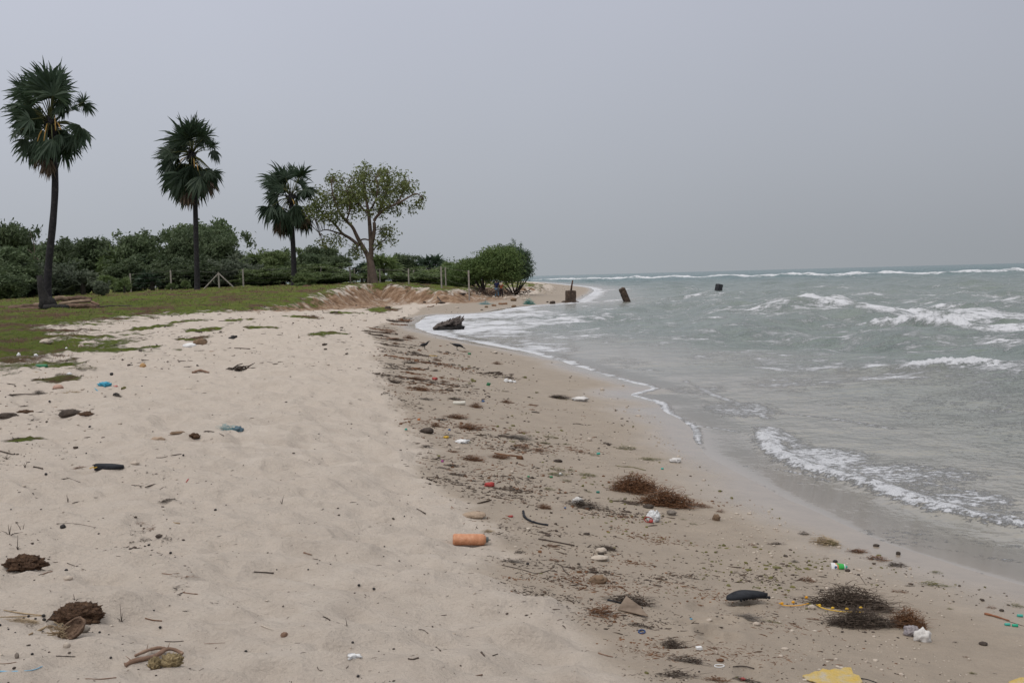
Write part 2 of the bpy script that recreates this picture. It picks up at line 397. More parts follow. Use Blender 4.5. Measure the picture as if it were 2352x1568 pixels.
# ------------------------------------------------------------------ sea
def W(px, z=0.): return np.array([PZ(u, v, z)[:2] for u, v in px])
rad = np.concatenate([geo(4.0, 115, 1.0048), geo(115, 900, 1.012), geo(900, 26000, 1.06), [26000]])
X, Y, nc, wr = polar(0, 1000, rad, (-14, 34))
X2, Y2, nc2, _ = polar(0, 60, rad[::3], (34, 178))
def sea_fields(X, Y, fine=True):
    d, g = fields(X, Y); dep = -d
    Z = np.zeros(X.shape); far = np.hypot(X, Y)
    rs = np.random.default_rng(3); am = ss(.5, 14, dep)
    for k in range(16):
        lam = 1.3*1.21**k; th = math.pi + rs.uniform(-1.0, .9); ph = rs.uniform(0, 6.28)
        kk = 2*math.pi/lam; A = .0150*lam**.75
        q = (X*math.cos(th)+Y*math.sin(th))*kk + ph + fbm(X*.12, Y*.12, 2, k)*4
        s_ = np.sin(q); Z += A*am*(s_ + .35*(s_*s_-.5))*(1-ss(12*lam, 60*lam, far)*.9)
    Z += am*fbm(X*.9, Y*.9, 4, 41)*.10*(1-ss(60, 200, far))
    foam = np.zeros(X.shape)
    wob = fbm(X*.6, Y*.6, 3, 51)*1.
    # breaking ridges: points, height, half width, foam strength
    for pts, hgt, wd, st, shift in BREAK:
        pl = smooth_line(pts, 2); dist = segdist(X+wob*wd*.5, Y+wob*wd*.5, pl)
        cxy = pl[np.argmin([0])]
        endf = np.ones(X.shape)
        for e_ in (pl[0], pl[-1]):
            endf *= 1-.75*np.exp(-((X-e_[0])**2+(Y-e_[1])**2)/(wd*2)**2)
        r = np.exp(-(dist/wd)**2)*endf
        lump = .75+.5*vn(X*1.3/wd+9, Y*1.3/wd, 61)
        Z += hgt*r*lump + hgt*.30*r*(fbm(X*4/wd, Y*4/wd, 4, 62))*2
        foam = np.maximum(foam, st*np.clip(endf*1.1, 0, 1.)*np.exp(-(np.maximum(dist-wd*.25, 0)/(wd*.95))**2))
    for pts, wd, st in STREAK:
        dist = segdist(X+wob*wd*.6, Y+wob*wd*.6, np.array(pts)); foam = np.maximum(foam, st*np.exp(-(dist/wd)**2))
    for (cx, cy, rx, ry, st) in PATCH:
        q = np.sqrt(((X-cx)/rx)**2+((Y-cy)/ry)**2); foam = np.maximum(foam, st*(1-ss(.45, 1.2, q)))
    edge = np.interp(Y, [0, 12, 14.5, 16, 30, 60, 90, 200], [.02, .03, .10, .12, .35, 1.6, 1.6, 1.2])
    est = np.interp(Y, [0, 12.5, 14, 200], [.25, .3, 1.05, 1.05])
    foam = np.maximum(foam, est*np.exp(-((dep-edge*.3)/edge)**2))
    gen = ss(1, 5, dep)*np.interp(far, [0, 14, 20, 60, 90, 150], [.36, .40, .50, .52, .44, .22]) * (.80+.36*vn(X*.16, Y*.10, 71))
    foam = np.maximum(foam, gen)
    shal = 1-ss(.1, 9, dep + fbm(X*.3, Y*.3, 3, 77)*4)
    thin = 1-ss(.0, .9, dep)
    return d, Z, foam, shal, thin
def pc(u, v, ru, rv, st):
    c = PZ(u, v); a = PZ(u, v-rv); bb = PZ(u, v+rv); return (c[0], (a[1]+bb[1])/2, ru*c[1]/F, (a[1]-bb[1])/2, st)
BREAK = [
    (W([(1762, 702), (1800, 706), (1860, 716), (1915, 724), (1968, 730)]), .42, 1.2, 1.25, 0),
    (W([(1975, 742), (2030, 748), (2090, 752), (2160, 758), (2230, 764), (2300, 768)]), .40, .8, 1.2, 0),
    (W([(2300, 768), (2352, 768), (2480, 772)]), .30, 1.0, .3, 0), (W([(1960, 722), (2050, 722), (2200, 726), (2400, 728)]), .22, .9, .9, 0), (W([(2060, 706), (2200, 706), (2400, 705)]), .20, 1.0, .85, 0), (W([(2100, 745), (2250, 744), (2400, 742)]), .16, .6, .8, 0),
    (W([(1470, 688), (1500, 687), (1560, 687), (1640, 687)]), .40, 1.6, .9, 0),
    (W([(2030, 858), (2100, 861), (2200, 865), (2352, 866)]), .16, .28, 1.05, 0),
    (W([(1880, 852), (1950, 856), (2030, 860)]), .12, .3, .15, 0),
    (W([(1755, 985), (1770, 1030), (1830, 1068), (1930, 1092), (2040, 1125), (2130, 1160), (2240, 1186), (2352, 1206), (2500, 1240)]), .060, .19, 1.0, 0),
    (W([(1222, 644), (1400, 641), (1600, 637.5), (1800, 635), (2000, 632), (2352, 625), (2600, 617)]), .75, 5.5, 1.1, 0),
    (W([(2190, 625), (2240, 624.5), (2285, 623)]), 1.3, 6, 1.2, 0),
    (W([(2315, 625), (2420, 622)]), 1.0, 6, 1.2, 0), (W([(1690, 633.5), (1760, 632)]), 1.4, 8, 1.1, 0),
    (W([(1960, 631), (2010, 630)]), 1.0, 6, 1.1, 0),
    (W([(1900, 690), (1960, 694), (2040, 698)]), .18, 1.0, .9, 0), (W([(2040, 690), (2075, 689)]), .15, 1, .9, 0),
]
STREAK = [
    (W([(1570, 875), (1640, 905), (1700, 930), (1760, 960)]), .16, .85),
    (W([(1790, 1000), (1880, 1050), (1990, 1085)]), .30, .78), (W([(1900, 1050), (2100, 1100), (2300, 1145)]), .22, .72), (W([(2100, 1120), (2330, 1175)]), .2, .7),
    (W([(1690, 1068), (1800, 1080), (1880, 1098), (1910, 1108)]), .022, .95), (W([(1820, 1110), (1915, 1106)]), .03, .7), (W([(1695, 992), (1640, 982), (1596, 978)]), .05, 1.1),
    (W([(1870, 1220), (2100, 1250), (2352, 1292)]), .05, .55), (W([(2180, 1240), (2340, 1250)]), .15, .45),
    (W([(1480, 905), (1600, 912), (1700, 950)]), .15, .5), (W([(1800, 950), (1900, 960), (2050, 985)]), .12, .7), (W([(2080, 950), (2200, 955)]), .1, .7),
    (W([(1250, 770), (1400, 780), (1560, 800)]), 1.1, .55), (W([(1400, 740), (1550, 745), (1700, 755)]), 1.5, .58), (W([(1100, 742), (1250, 745), (1350, 742)]), 1.2, .66),
    (W([(1200, 728), (1400, 725), (1560, 722)]), 1.4, .55), (W([(1270, 697), (1350, 695), (1430, 688)]), 1.6, .8), (W([(1350, 668), (1430, 664)]), 4, .8),
    (W([(1560, 835), (1700, 838), (1800, 850)]), .35, .66), (W([(1400, 838), (1480, 848), (1530, 852)]), .25, .66), (W([(2100, 790), (2300, 800)]), .7, .55), (W([(1700, 812), (1850, 822)]), .5, .6),
]
PATCH = [pc(1130, 762, 150, 34, .86), pc(1060, 745, 90, 24, 1.0), pc(1230, 730, 170, 20, .80), pc(1250, 800, 120, 18, .76), pc(1330, 770, 160, 20, .62), pc(1100, 726, 90, 10, .95), pc(1010, 742, 40, 20, 1.0), pc(2130, 722, 330, 20, .98), pc(2280, 742, 230, 16, .92), pc(1880, 712, 110, 14, .9), pc(2150, 768, 300, 10, .66), pc(1200, 710, 60, 8, .8),
         pc(1180, 785, 130, 14, .70), pc(1420, 835, 100, 16, .58), pc(1850, 890, 170, 24, .50), pc(2200, 925, 180, 20, .5), pc(1720, 790, 200, 25, .50), pc(2080, 1092, 250, 34, .80), pc(1900, 1050, 130, 30, .95), pc(2200, 1150, 170, 26, .86), pc(1700, 940, 110, 24, .78), pc(1600, 895, 90, 16, .66), pc(1785, 1000, 50, 26, .85),
         pc(2100, 1230, 220, 22, .42), pc(1640, 690, 120, 10, .5), pc(2150, 820, 200, 14, .5)]
mt, n, b = nodes('sea_water'); N = n.nodes.new; L = n.links.new
tc = N('ShaderNodeTexCoord'); at = N('ShaderNodeAttribute'); at.attribute_name = 'water'; sx = N('ShaderNodeSeparateColor'); L(at.outputs['Color'], sx.inputs[0])
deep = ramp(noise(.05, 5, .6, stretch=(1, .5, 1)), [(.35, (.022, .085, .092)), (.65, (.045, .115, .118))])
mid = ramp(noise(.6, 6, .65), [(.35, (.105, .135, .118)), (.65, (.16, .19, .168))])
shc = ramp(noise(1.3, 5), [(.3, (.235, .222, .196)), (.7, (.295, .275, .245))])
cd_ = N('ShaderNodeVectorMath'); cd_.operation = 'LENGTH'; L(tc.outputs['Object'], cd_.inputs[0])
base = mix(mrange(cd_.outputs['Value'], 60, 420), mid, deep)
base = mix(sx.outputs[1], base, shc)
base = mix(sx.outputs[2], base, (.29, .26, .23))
f1 = noise(2.6, 9, .72, stretch=(.8, .9, 1)); f2 = noise(13, 6, .7); f3 = noise(.35, 7, .7, stretch=(1, .6, 1))
f4 = noise(.85, 6, .68, stretch=(.8, .75, 1)); f5 = noise(.22, 5, .6, stretch=(1, .7, 1))
fn = math_('ADD', math_('MULTIPLY', f1, .7), math_('MULTIPLY', f2, .4)); fn = math_('ADD', fn, math_('MULTIPLY', f3, .4)); fn = math_('ADD', fn, math_('MULTIPLY', f4, .9)); fn = math_('ADD', fn, math_('MULTIPLY', f5, .5))
fn = math_('SUBTRACT', fn, 1.45)
lace = math_('SUBTRACT', math_('ADD', math_('MULTIPLY', noise(9, 8, .75, stretch=(1, 1.3, 1)), 1.3), math_('MULTIPLY', noise(34, 5, .75), .5)), .90)
nearw = mrange(cd_.outputs['Value'], 11, 26, 1., .25); fn = math_('ADD', math_('MULTIPLY', fn, mrange(cd_.outputs['Value'], 11, 26, .45, 1.)), math_('MULTIPLY', lace, nearw))
ff = math_('ADD', sx.outputs[0], math_('MULTIPLY', fn, 2.3)); fo = mrange(ff, .50, .94)
base = mix(fo, base, (.60, .61, .64))
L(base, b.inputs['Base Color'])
rr = N('ShaderNodeMix'); L(fo, rr.inputs[0]); rr.inputs[2].default_value = .14; rr.inputs[3].default_value = .8; L(rr.outputs[0], b.inputs['Roughness'])
b.inputs['IOR'].default_value = 1.33
L(mrange(cd_.outputs['Value'], 25, 350, .5, .16), b.inputs['Specular IOR Level'])
w1 = noise(1.1, 5, .6, stretch=(1, .7, 1)); w2 = noise(6.5, 5, .6, stretch=(1, .6, 1)); w3 = noise(.16, 6, .65)
bh = math_('ADD', math_('MULTIPLY', w1, .6), math_('MULTIPLY', w2, .12)); bh = math_('ADD', bh, math_('MULTIPLY', w3, 2.4)); bh = math_('ADD', bh, math_('MULTIPLY', noise(.7, 5, .65, stretch=(.8, .8, 1)), 1.6))
bh = math_('MULTIPLY', bh, mrange(sx.outputs[2], 0, 1, 1., .02, False)); bh = math_('MULTIPLY', bh, mrange(sx.outputs[1], 0, 1, 1., .40, False))
bh = math_('ADD', bh, math_('MULTIPLY', fo, math_('ADD', math_('MULTIPLY', f2, .25), .06)))
bp = N('ShaderNodeBump'); bp.inputs['Strength'].default_value = .85; bp.inputs['Distance'].default_value = .32; L(bh, bp.inputs['Height']); L(bp.outputs[0], b.inputs['Normal'])
def sea_obj(name, X, Y, nc):
    d, Z, foam, shal, thin = sea_fields(X, Y)
    Fc = grid_faces(X.shape[0], nc, False)[:, ::-1]; keep = (d.ravel()[Fc].min(1) < 1.0); Fc = Fc[keep]
    V = np.stack([X, Y, Z], -1).reshape(-1, 3)
    used = np.unique(Fc); mp = np.full(len(V), -1); mp[used] = np.arange(len(used))
    return V[used], mp[Fc], np.stack([foam, shal, thin, thin], -1).reshape(-1, 4)[used]
V1, F1, C1 = sea_obj('sea', X, Y, nc); V2, F2, C2 = sea_obj('sea', X2, Y2, nc2)
me = mesh_np('sea', np.vstack([V1, V2]), np.vstack([F1, F2+len(V1)]))
ca = me.color_attributes.new('water', 'FLOAT_COLOR', 'POINT'); ca.data.foreach_set('color', np.vstack([C1, C2]).astype(np.float32).ravel())
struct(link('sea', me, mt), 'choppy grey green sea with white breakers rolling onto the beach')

# ------------------------------------------------------------------ palmyra palms
LM = leafmat('palm_leaf', (.024, .046, .028), (.060, .092, .052), .8, c3=(.040, .067, .039))
DM = leafmat('dead_palm_leaf', (.065, .045, .032), (.13, .09, .06), 2)
PM = M('leaf_stalk', (.05, .065, .025), (.12, .12, .04), 1.5, .6, 0)
PO = M('orange_stalk', (.26, .15, .04), (.36, .22, .06), 2, .6, 0)
BK = M('palm_bark', (.014, .014, .017), (.050, .046, .047), 5, .95, 1., c3=(.028, .026, .029), dist=.05)
def frond(mb, B, dr, L_, rs, wind=(-.25, 0, 0), nseg=32, droop=.35, spread=2.15, w0=.05):
    wind = tuple(Vector(wind)+Vector((rs.uniform(-.55, .35), rs.uniform(-.4, .4), rs.uniform(-.35, .15)))); droop *= rs.uniform(.5, 1.9); L_ *= rs.uniform(.85, 1.12)
    dr = Vector(dr).normalized(); view = Vector((0, 1, 0))
    side = dr.cross(view)
    if side.length < .1: side = Vector((1, 0, 0))
    side.normalize(); side = Matrix.Rotation(rs.uniform(-1.0, 1.0), 3, dr) @ side
    nrm = side.cross(dr).normalized(); B = Vector(B)
    for k in range(nseg):
        a = (k/(nseg-1)-.5)*2*spread*rs.uniform(.96, 1.04)
        if rs.random() < .06: continue
        dv = dr*math.cos(a)+side*math.sin(a); l = L_*(1-.25*abs(a/spread)**2)*rs.uniform(.58, 1.12); dr_k = droop*rs.uniform(.5, 2.0)
        pv = nrm.cross(dv).normalized(); fold = (1 if k % 2 else -1)
        p = [B]
        dd = dv.copy(); pos = B.copy()
        for j, t in enumerate((.38, .34, .28)):
            dd = (dd + Vector(wind)*t*.9 + Vector((0, 0, -dr_k))*t*(.4+j*.9) + nrm*rs.uniform(-.16, .16)).normalized()
            pos = pos + dd*l*t; p.append(pos.copy())
        ww = [.010, w0*l*1.05, w0*l*.62, .004]
        b = len(mb.v)
        for q, wd in zip(p, ww):
            o = nrm*(fold*wd*.45); mb.v.append(tuple(q-pv*wd+o)); mb.v.append(tuple(q+pv*wd-o))
        for j in range(3): mb.f.append((b+2*j, b+2*j+1, b+2*j+3, b+2*j+2))
def palm(label, hub, D, trunk, fr, dead, stalks, seed, r0, r1, base_flare=1.6, back=26):
    rs = random.Random(seed); k = D/F
    tp = [PD(np.array(float(u)), np.array(float(v)), D) for u, v in trunk]
    base = tp[0].copy(); base[2] = HZ(base[0], base[1]); org = Vector(base)
    root = thing('palmyra_palm', label, 'palm tree', org, 'tall palmyra palms on the turf')
    pts = [Vector((0, 0, -.15)), Vector((0, 0, .05))] + [Vector(p)-org for p in tp[1:]]
    sm = [Vector(p) for p in smooth_line([tuple(p) for p in pts], 2)]; n_ = len(sm); tb = MB()
    rr = [(r0+(r1-r0)*(i/(n_-1)))*(1+(base_flare-1)*math.exp(-max(sm[i].z, 0)/.6))*rs.uniform(.97, 1.03) for i in range(n_)]
    tb.tube(sm, rr, 14); tb.build('trunk', BK, root)
    H_ = Vector(PD(np.array(float(hub[0])), np.array(float(hub[1])), D))-org
    cb = MB(); sb = MB(); db = MB()
    def put(mb, e, dead_=False, L2=None):
        u, v, a, l = e
        dy = rs.uniform(-1, 1)*1.5
        if not dead_:
            rr_ = math.hypot(u-hub[0], v-hub[1])*k; dy = rs.choice((-1, 1))*rs.uniform(.1, .9)*math.sqrt(max(.3, 3.6**2*.35-rr_**2*.25))
        else: dy = rs.uniform(-.6, .6)
        B = Vector(PD(np.array(float(u)), np.array(float(v)), D+dy))-org
        a_ = R(a); dr = Vector((math.cos(a_), rs.uniform(-.55, .55)+dy*.15, math.sin(a_)))
        frond(mb, B, dr, l*k*1.12, rs, wind=(-.12, 0, 0) if not dead_ else (0, 0, -.3), droop=.22 if a > 0 else .45, spread=(1.75 if a > -20 or a < -160 else 1.25) if not dead_ else .9)
        mid = (H_*.5+B*.5)+Vector((0, 0, .18)); sb.tube([H_, mid, B], [.05, .035, .02], 4)
    for e in fr: put(cb, e)
    for i in range(back):                          # leaves on the far side of the crown
        e = rs.choice(fr); put(cb, (e[0]*.78+hub[0]*.22+rs.uniform(-7, 7), e[1]*.78+hub[1]*.22+rs.uniform(-8, 8), e[2]+rs.uniform(-30, 30), e[3]*rs.uniform(.65, .95)))
    for e in dead: put(db, e, True); put(db, (e[0]+rs.uniform(-6, 6), e[1]+rs.uniform(-8, 4), e[2]+rs.uniform(-12, 12), e[3]), True)
    cb.build('crown', LM, root, smooth=False); db.build('dead_leaves', DM, root, smooth=False); sb.build('leaf_stalks', PM, root)
    # knobbly growing head with old leaf bases
    hb = MB(); hb.blob((H_.x, H_.y, H_.z-.2), (.36, .36, .62), 2, .5, 2.5, seed)
    for i in range(26):
        a = rs.uniform(0, 6.28); z = rs.uniform(-.9, .1); c = H_+Vector((math.cos(a)*.2, math.sin(a)*.2, z)); hb.tube([c, c+Vector((math.cos(a)*.35, math.sin(a)*.35, .35))], [.07, .03], 4)
    hb.build('crown_shaft', BK, root)
    for (u0, v0, u1, v1) in stalks:
        a = Vector(PD(np.array(float(u0)), np.array(float(v0)), D-1.1))-org; c = Vector(PD(np.array(float(u1)), np.array(float(v1)), D-1.7))-org
        MB().tube([a, a*.5+c*.5+Vector((0, 0, .08)), c], [.035, .04, .03], 5).build('flower_stalk', PO, root)
    return root
P1 = [(95,215,115,62),(110,205,95,60),(118,200,80,58),(128,205,65,55),(140,215,60,45),(80,205,135,55),(70,225,150,60),(60,215,165,55),(55,240,180,52),(70,250,195,58),(60,262,200,52),(85,270,190,50),
      (75,290,200,45),(145,225,-80,42),(140,240,-80,40),(192,235,200,26),(192,235,100,26),(195,240,-40,28),(45,300,215,32),(40,295,250,38),(190,300,-90,38),(195,297,-110,38),(60,320,-110,52),(75,325,-105,58),
      (90,320,-100,62),(105,318,-95,62),(120,320,-90,60),(135,325,-85,60),(150,325,-80,54),(165,330,-75,48),(172,310,-100,44),(130,300,-60,48),(100,300,-120,48),(150,300,-70,48),(120,215,100,60),(100,200,120,45),(135,195,75,42)]
palm('tallest leaning palmyra palm beside the charred stump, far left', (118, 283), 60,
     [(110, 705), (108, 660), (112, 600), (121, 520), (127, 440), (126, 380), (121, 330), (118, 285)], P1,
     [(100, 355, -95, 42), (110, 362, -88, 42), (92, 352, -100, 38)], [(108, 285, 100, 330), (96, 300, 86, 325), (126, 262, 128, 300), (130, 280, 140, 298)], 1, .24, .17, 1.7)
P2 = [(425,320,120,50),(432,310,105,50),(440,305,90,45),(450,310,75,48),(458,315,60,45),(415,320,140,50),(405,335,150,45),(400,350,165,45),(385,345,160,38),(385,345,195,30),(395,370,190,45),(400,360,175,40),
      (410,345,130,40),(470,315,60,30),(475,312,-90,25),(485,335,20,22),(490,345,-70,30),(490,335,120,18),(488,395,-30,32),(490,395,-70,38),(485,395,-100,35),(385,375,205,30),(395,385,220,40),(400,395,-120,50),
      (410,400,-115,55),(420,400,-105,58),(430,405,-98,60),(440,410,-92,62),(450,410,-88,58),(460,405,-80,52),(470,400,-75,48),(440,380,-110,50),(455,380,-75,50),(425,375,-120,50),(438,318,95,44),(425,335,110,40)]
palm('second palmyra palm, straight dark trunk standing before the tree line', (441, 355), 88,
     [(453, 662), (452, 600), (450, 540), (449, 480), (446, 420), (443, 380), (441, 355)], P2,
     [(420, 425, -100, 44), (430, 432, -92, 46), (475, 412, -70, 40), (440, 436, -88, 40)], [(445, 365, 447, 385), (425, 362, 414, 372), (452, 375, 455, 392)], 2, .24, .18, 1.3)
P3 = [(645,410,130,42),(655,405,115,40),(668,402,95,33),(680,405,80,33),(692,405,60,36),(690,400,85,30),(640,420,155,40),(635,425,175,38),(635,415,140,40),(628,450,180,28),(630,450,200,30),(633,455,-125,26),
      (655,430,130,35),(690,425,45,28),(700,435,-10,35),(705,435,-30,32),(690,440,-60,30),(615,475,-110,35),(622,475,-95,42),(640,470,-105,45),(645,480,-100,50),(655,485,-95,50),(668,480,-90,50),(680,485,-80,45),
      (690,495,-70,40),(700,500,-90,38),(708,505,-100,33),(700,500,-50,28),(650,500,-100,48),(660,505,-88,42)]
palm('shortest palmyra palm, its crown touching the leafy branching tree', (668, 452), 100,
     [(676, 658), (675, 610), (673, 560), (671, 520), (669, 480), (668, 452)], P3,
     [(643, 500, -98, 42), (648, 505, -90, 38), (690, 498, -85, 38)], [(650, 478, 643, 492), (672, 458, 676, 470)], 3, .30, .18, 1.5, back=20)

# ------------------------------------------------------------------ leafy branching tree
TB = M('grey_brown_bark', (.075, .055, .046), (.155, .115, .095), 2.5, .9, .6, dist=.05)
TL = leafmat('tree_leaf', (.11, .145, .045), (.26, .28, .105), .7, c3=(.17, .20, .068))
def leaf_cloud(cent, per, spread, size, rs, droop=0.):
    n_ = len(cent)*per; c = np.repeat(np.asarray(cent), per, 0) + rs.normal(0, 1, (n_, 3))*spread
    a = rs.normal(0, 1, (n_, 3)); a[:, 2] -= droop; a /= np.linalg.norm(a, axis=1)[:, None]
    b_ = np.cross(a, rs.normal(0, 1, (n_, 3))); b_ /= np.linalg.norm(b_, axis=1)[:, None]
    s = (size*rs.uniform(.6, 1.3, n_))[:, None]; nn = np.cross(a, b_)*s*.18
    V = np.stack([c-a*s, c+b_*s*.42+nn, c+a*s, c-b_*s*.42+nn], 1).reshape(-1, 3)
    return V, np.arange(n_*4).reshape(-1, 4)
def crop2(x, y): return 516.8+x/4.096, 344.5+y/4.096
TD = 100.
tb_ = PD(np.array(crop2(1400, 1285)[0]), np.array(657.), TD); org = Vector((tb_[0], tb_[1], HZ(tb_[0], tb_[1])))
root = thing('leafy_tree', 'spreading light green tree with a forked bare trunk behind the fence end', 'tree', org)
rs = random.Random(11); nr = np.random.default_rng(11)
def q2(x, y, dz=0): u, v = crop2(x, y); return Vector(PD(np.array(u), np.array(v), TD+dz))-org
limbs = [([(1410, 1300, 0), (1395, 1180, 0), (1370, 1060, 0), (1350, 1000, 0)], .42, .30), ([(1350, 1290, .1), (1360, 1180, .1), (1350, 1060, 0)], .22, .16),
    ([(1350, 1010, 0), (1310, 930, .2), (1270, 870, .3), (1235, 800, .2), (1200, 720, 0), (1140, 670, -.3), (1080, 600, -.8), (1040, 500, -1.2), (1010, 400, -1.4), (1000, 300, -1.5)], .26, .05),
    ([(1260, 900, .2), (1180, 830, .6), (1100, 790, 1), (1040, 700, 1.4), (960, 640, 1.8), (880, 560, 2), (840, 500, 2)], .19, .04),
    ([(1120, 800, .9), (1020, 765, .4), (940, 745, 0), (880, 775, -.3)], .10, .03),
    ([(1370, 1030, 0), (1378, 930, -.2), (1368, 800, -.3), (1360, 680, -.4), (1350, 590, -.3), (1330, 480, 0), (1310, 350, .4), (1300, 250, .6)], .28, .06),
    ([(1375, 900, -.2), (1400, 800, -.5), (1408, 720, -.8), (1400, 660, -.9), (1450, 600, -1), (1520, 545, -1.2), (1620, 505, -1.4), (1720, 450, -1.6), (1800, 400, -1.6), (1860, 450, -1.5)], .22, .04),
    ([(1270, 850, .3), (1310, 835, 0), (1360, 850, -.2)], .09, .07), ([(1450, 600, -1), (1480, 500, -.6), (1520, 400, -.2), (1540, 300, .3), (1530, 220, .6)], .12, .04),
    ([(1350, 590, -.3), (1420, 480, -1.6), (1440, 360, -2.2), (1420, 260, -2.4)], .11, .04), ([(1350, 600, -.3), (1260, 520, 1.2), (1200, 400, 1.9), (1170, 280, 2.2)], .12, .04),
    ([(1140, 670, -.3), (1180, 560, -1.4), (1160, 430, -2), (1130, 320, -2.2)], .10, .03), ([(1385, 950, 0), (1450, 880, .6), (1520, 830, 1), (1560, 760, 1.2)], .08, .03),
    ([(1620, 505, -1.4), (1680, 400, -.6), (1740, 300, 0)], .08, .03), ([(1340, 980, 0), (1290, 930, -.8), (1220, 930, -1.2)], .07, .03)]
tb = MB(); sk = []
for pts, a, c in limbs:
    p = [Vector(x) for x in smooth_line([tuple(q2(*t)) for t in pts], 2)]; n_ = len(p)
    tb.tube(p, [a+(c-a)*i/(n_-1) for i in range(n_)], 8); sk += p
reg = [(1150, 340, 170, 26), (1350, 300, 190, 36), (1550, 310, 180, 34), (1700, 350, 110, 18), (1010, 430, 130, 20), (1110, 540, 150, 26), (1300, 470, 190, 32), (1500, 450, 150, 26), (930, 600, 90, 12), (960, 860, 80, 9), (1060, 850, 60, 4),
       (1540, 770, 60, 6), (1260, 950, 70, 9), (1440, 900, 60, 5), (850, 560, 80, 10), (1010, 290, 50, 6), (1830, 470, 50, 5), (1760, 540, 60, 5), (1640, 540, 70, 6), (880, 480, 60, 6), (1480, 780, 40, 4), (1420, 560, 90, 8), (1060, 660, 70, 7), (1590, 870, 30, 2), (770, 600, 70, 7), (730, 650, 40, 3), (1200, 230, 25, 1), (1540, 215, 30, 2), (1390, 220, 30, 2)]
cent = []; tw = tb
for x, y, r_, n_ in reg:
    for i in range(n_):
        a = rs.uniform(0, 6.28); q = math.sqrt(rs.random())*r_; c = q2(x+math.cos(a)*q, y+math.sin(a)*q*.8, rs.uniform(-1, 1)*min(2.6, r_/60)+.0)
        cent.append(tuple(c)); nb = min(sk, key=lambda s: (s-c).length+max(0, s.z-c.z)*.5)
        md = nb*.5+c*.5+Vector((rs.uniform(-.2, .2), rs.uniform(-.2, .2), rs.uniform(0, .3))); tw.tube([nb, md, c], [.035, .022, .008], 3)
tb.build('trunk', TB, root)
V_, F_ = leaf_cloud(cent, 23, .30, .17, nr, .3); link('crown', mesh_np('crown', V_, F_, False), TL, root)

# ------------------------------------------------------------------ tree line: bush and young palm prototypes
BL = [leafmat('bush_leaf_dark', (.064, .096, .048), (.155, .190, .090), 1.2, c3=(.102, .138, .068)), leafmat('bush_leaf_bright', (.085, .130, .052), (.185, .235, .090), 1.2),  # tree line leaf colours brightened to stand in for distance haze
      leafmat('bush_leaf_grey', (.090, .120, .082), (.175, .20, .135), 1.2)]
def bush_mesh(seed, nb, per, size, shape):
    nr = np.random.default_rng(seed); c = []
    while len(c) < nb:
        p = nr.uniform(-1, 1, 3); rr = np.linalg.norm(p)
        if rr > 1 or rr < .25: continue
        if shape == 'umbrella': q = (p[0]*.5, p[1]*.5, .80+p[2]*.16+.06*math.sin(p[0]*9))
        elif shape == 'low': q = (p[0]*.5, p[1]*.5, .42+p[2]*.42)
        else: q = (p[0]*.5*(1-.15*abs(p[2])), p[1]*.5, .5+p[2]*.46+.05*math.sin(p[0]*7+seed))
        c.append(q)
    c += [(nr.normal(0, .33), nr.normal(0, .33), nr.uniform(.55, 1.0)) for _ in range(nb//9)]
    return leaf_cloud(c, per, (.055, .055, .045), size, nr)
def fan_mesh(seed, nfr):
    rs = random.Random(seed); mb = MB()
    for i in range(nfr):
        a = rs.uniform(0, 6.28); el_ = rs.uniform(-.35, 1.35); h = Vector((0, 0, .36)); dr = Vector((math.cos(a)*math.cos(el_), math.sin(a)*math.cos(el_), math.sin(el_)))
        B = h+dr*rs.uniform(.16, .30); frond(mb, B, dr, rs.uniform(.17, .24), rs, wind=(-.1, 0, 0), nseg=15, droop=.3, spread=1.8, w0=.085); mb.tube([h, B], [.012, .006], 3)
    return mb
protos = {}
for nm, args in {'round1': (21, 190, 60, .040, 'round'), 'round2': (22, 210, 55, .038, 'round'), 'low': (23, 170, 60, .042, 'low'), 'umbrella': (24, 110, 60, .038, 'umbrella')}.items():
    V_, F_ = bush_mesh(*args); protos[nm] = [mesh_np('crown', V_, F_, False), mesh_np('crown', V_, F_, False), mesh_np('crown', V_, F_, False)]
for i in (0, 1):
    fm = []
    for k in range(3):
        if k == 0: mb = fan_mesh(40+i, 46)
        me_ = bpy.data.meshes.new('crown'); me_.from_pydata(mb.v, [], mb.f); me_.update(); fm.append(me_)
    protos['fan%d' % i] = fm
for k_ in protos:
    for i in range(3): protos[k_][i].materials.append((LM if (k_.startswith('fan') and i == 0) else BL[i]))
TK = M('bush_bark', (.03, .027, .024), (.07, .06, .05), 4, .95, .5)
def trunk_proto(kind):
    mb = MB(); rs = random.Random(5)
    if kind == 'umbrella': mb.tube([(0, 0, -.03), (.02, 0, .3), (-.03, 0, .55), (.05, 0, .78)], [.03, .022, .018, .01], 7); mb.tube([(-.03, 0, .5), (-.2, .05, .72), (-.3, .05, .8)], [.015, .01, .006], 5); mb.tube([(0, 0, .45), (.2, -.05, .7), (.3, -.05, .8)], [.015, .01, .006], 5)
    elif kind == 'fan': mb.tube([(0, 0, -.03), (0, 0, .38)], [.05, .045], 8)
    else:
        for i in range(6):
            a = i*1.05; mb.tube([(0, 0, -.03), (math.cos(a)*.1, math.sin(a)*.1, .3), (math.cos(a)*.25, math.sin(a)*.25, .62)], [.022, .014, .006], 5)
    me_ = bpy.data.meshes.new('trunk'); me_.from_pydata(mb.v, [], mb.f); me_.update(); me_.materials.append(TK); return me_
tpro = {k: trunk_proto(k) for k in ('umbrella', 'fan', 'bush')}
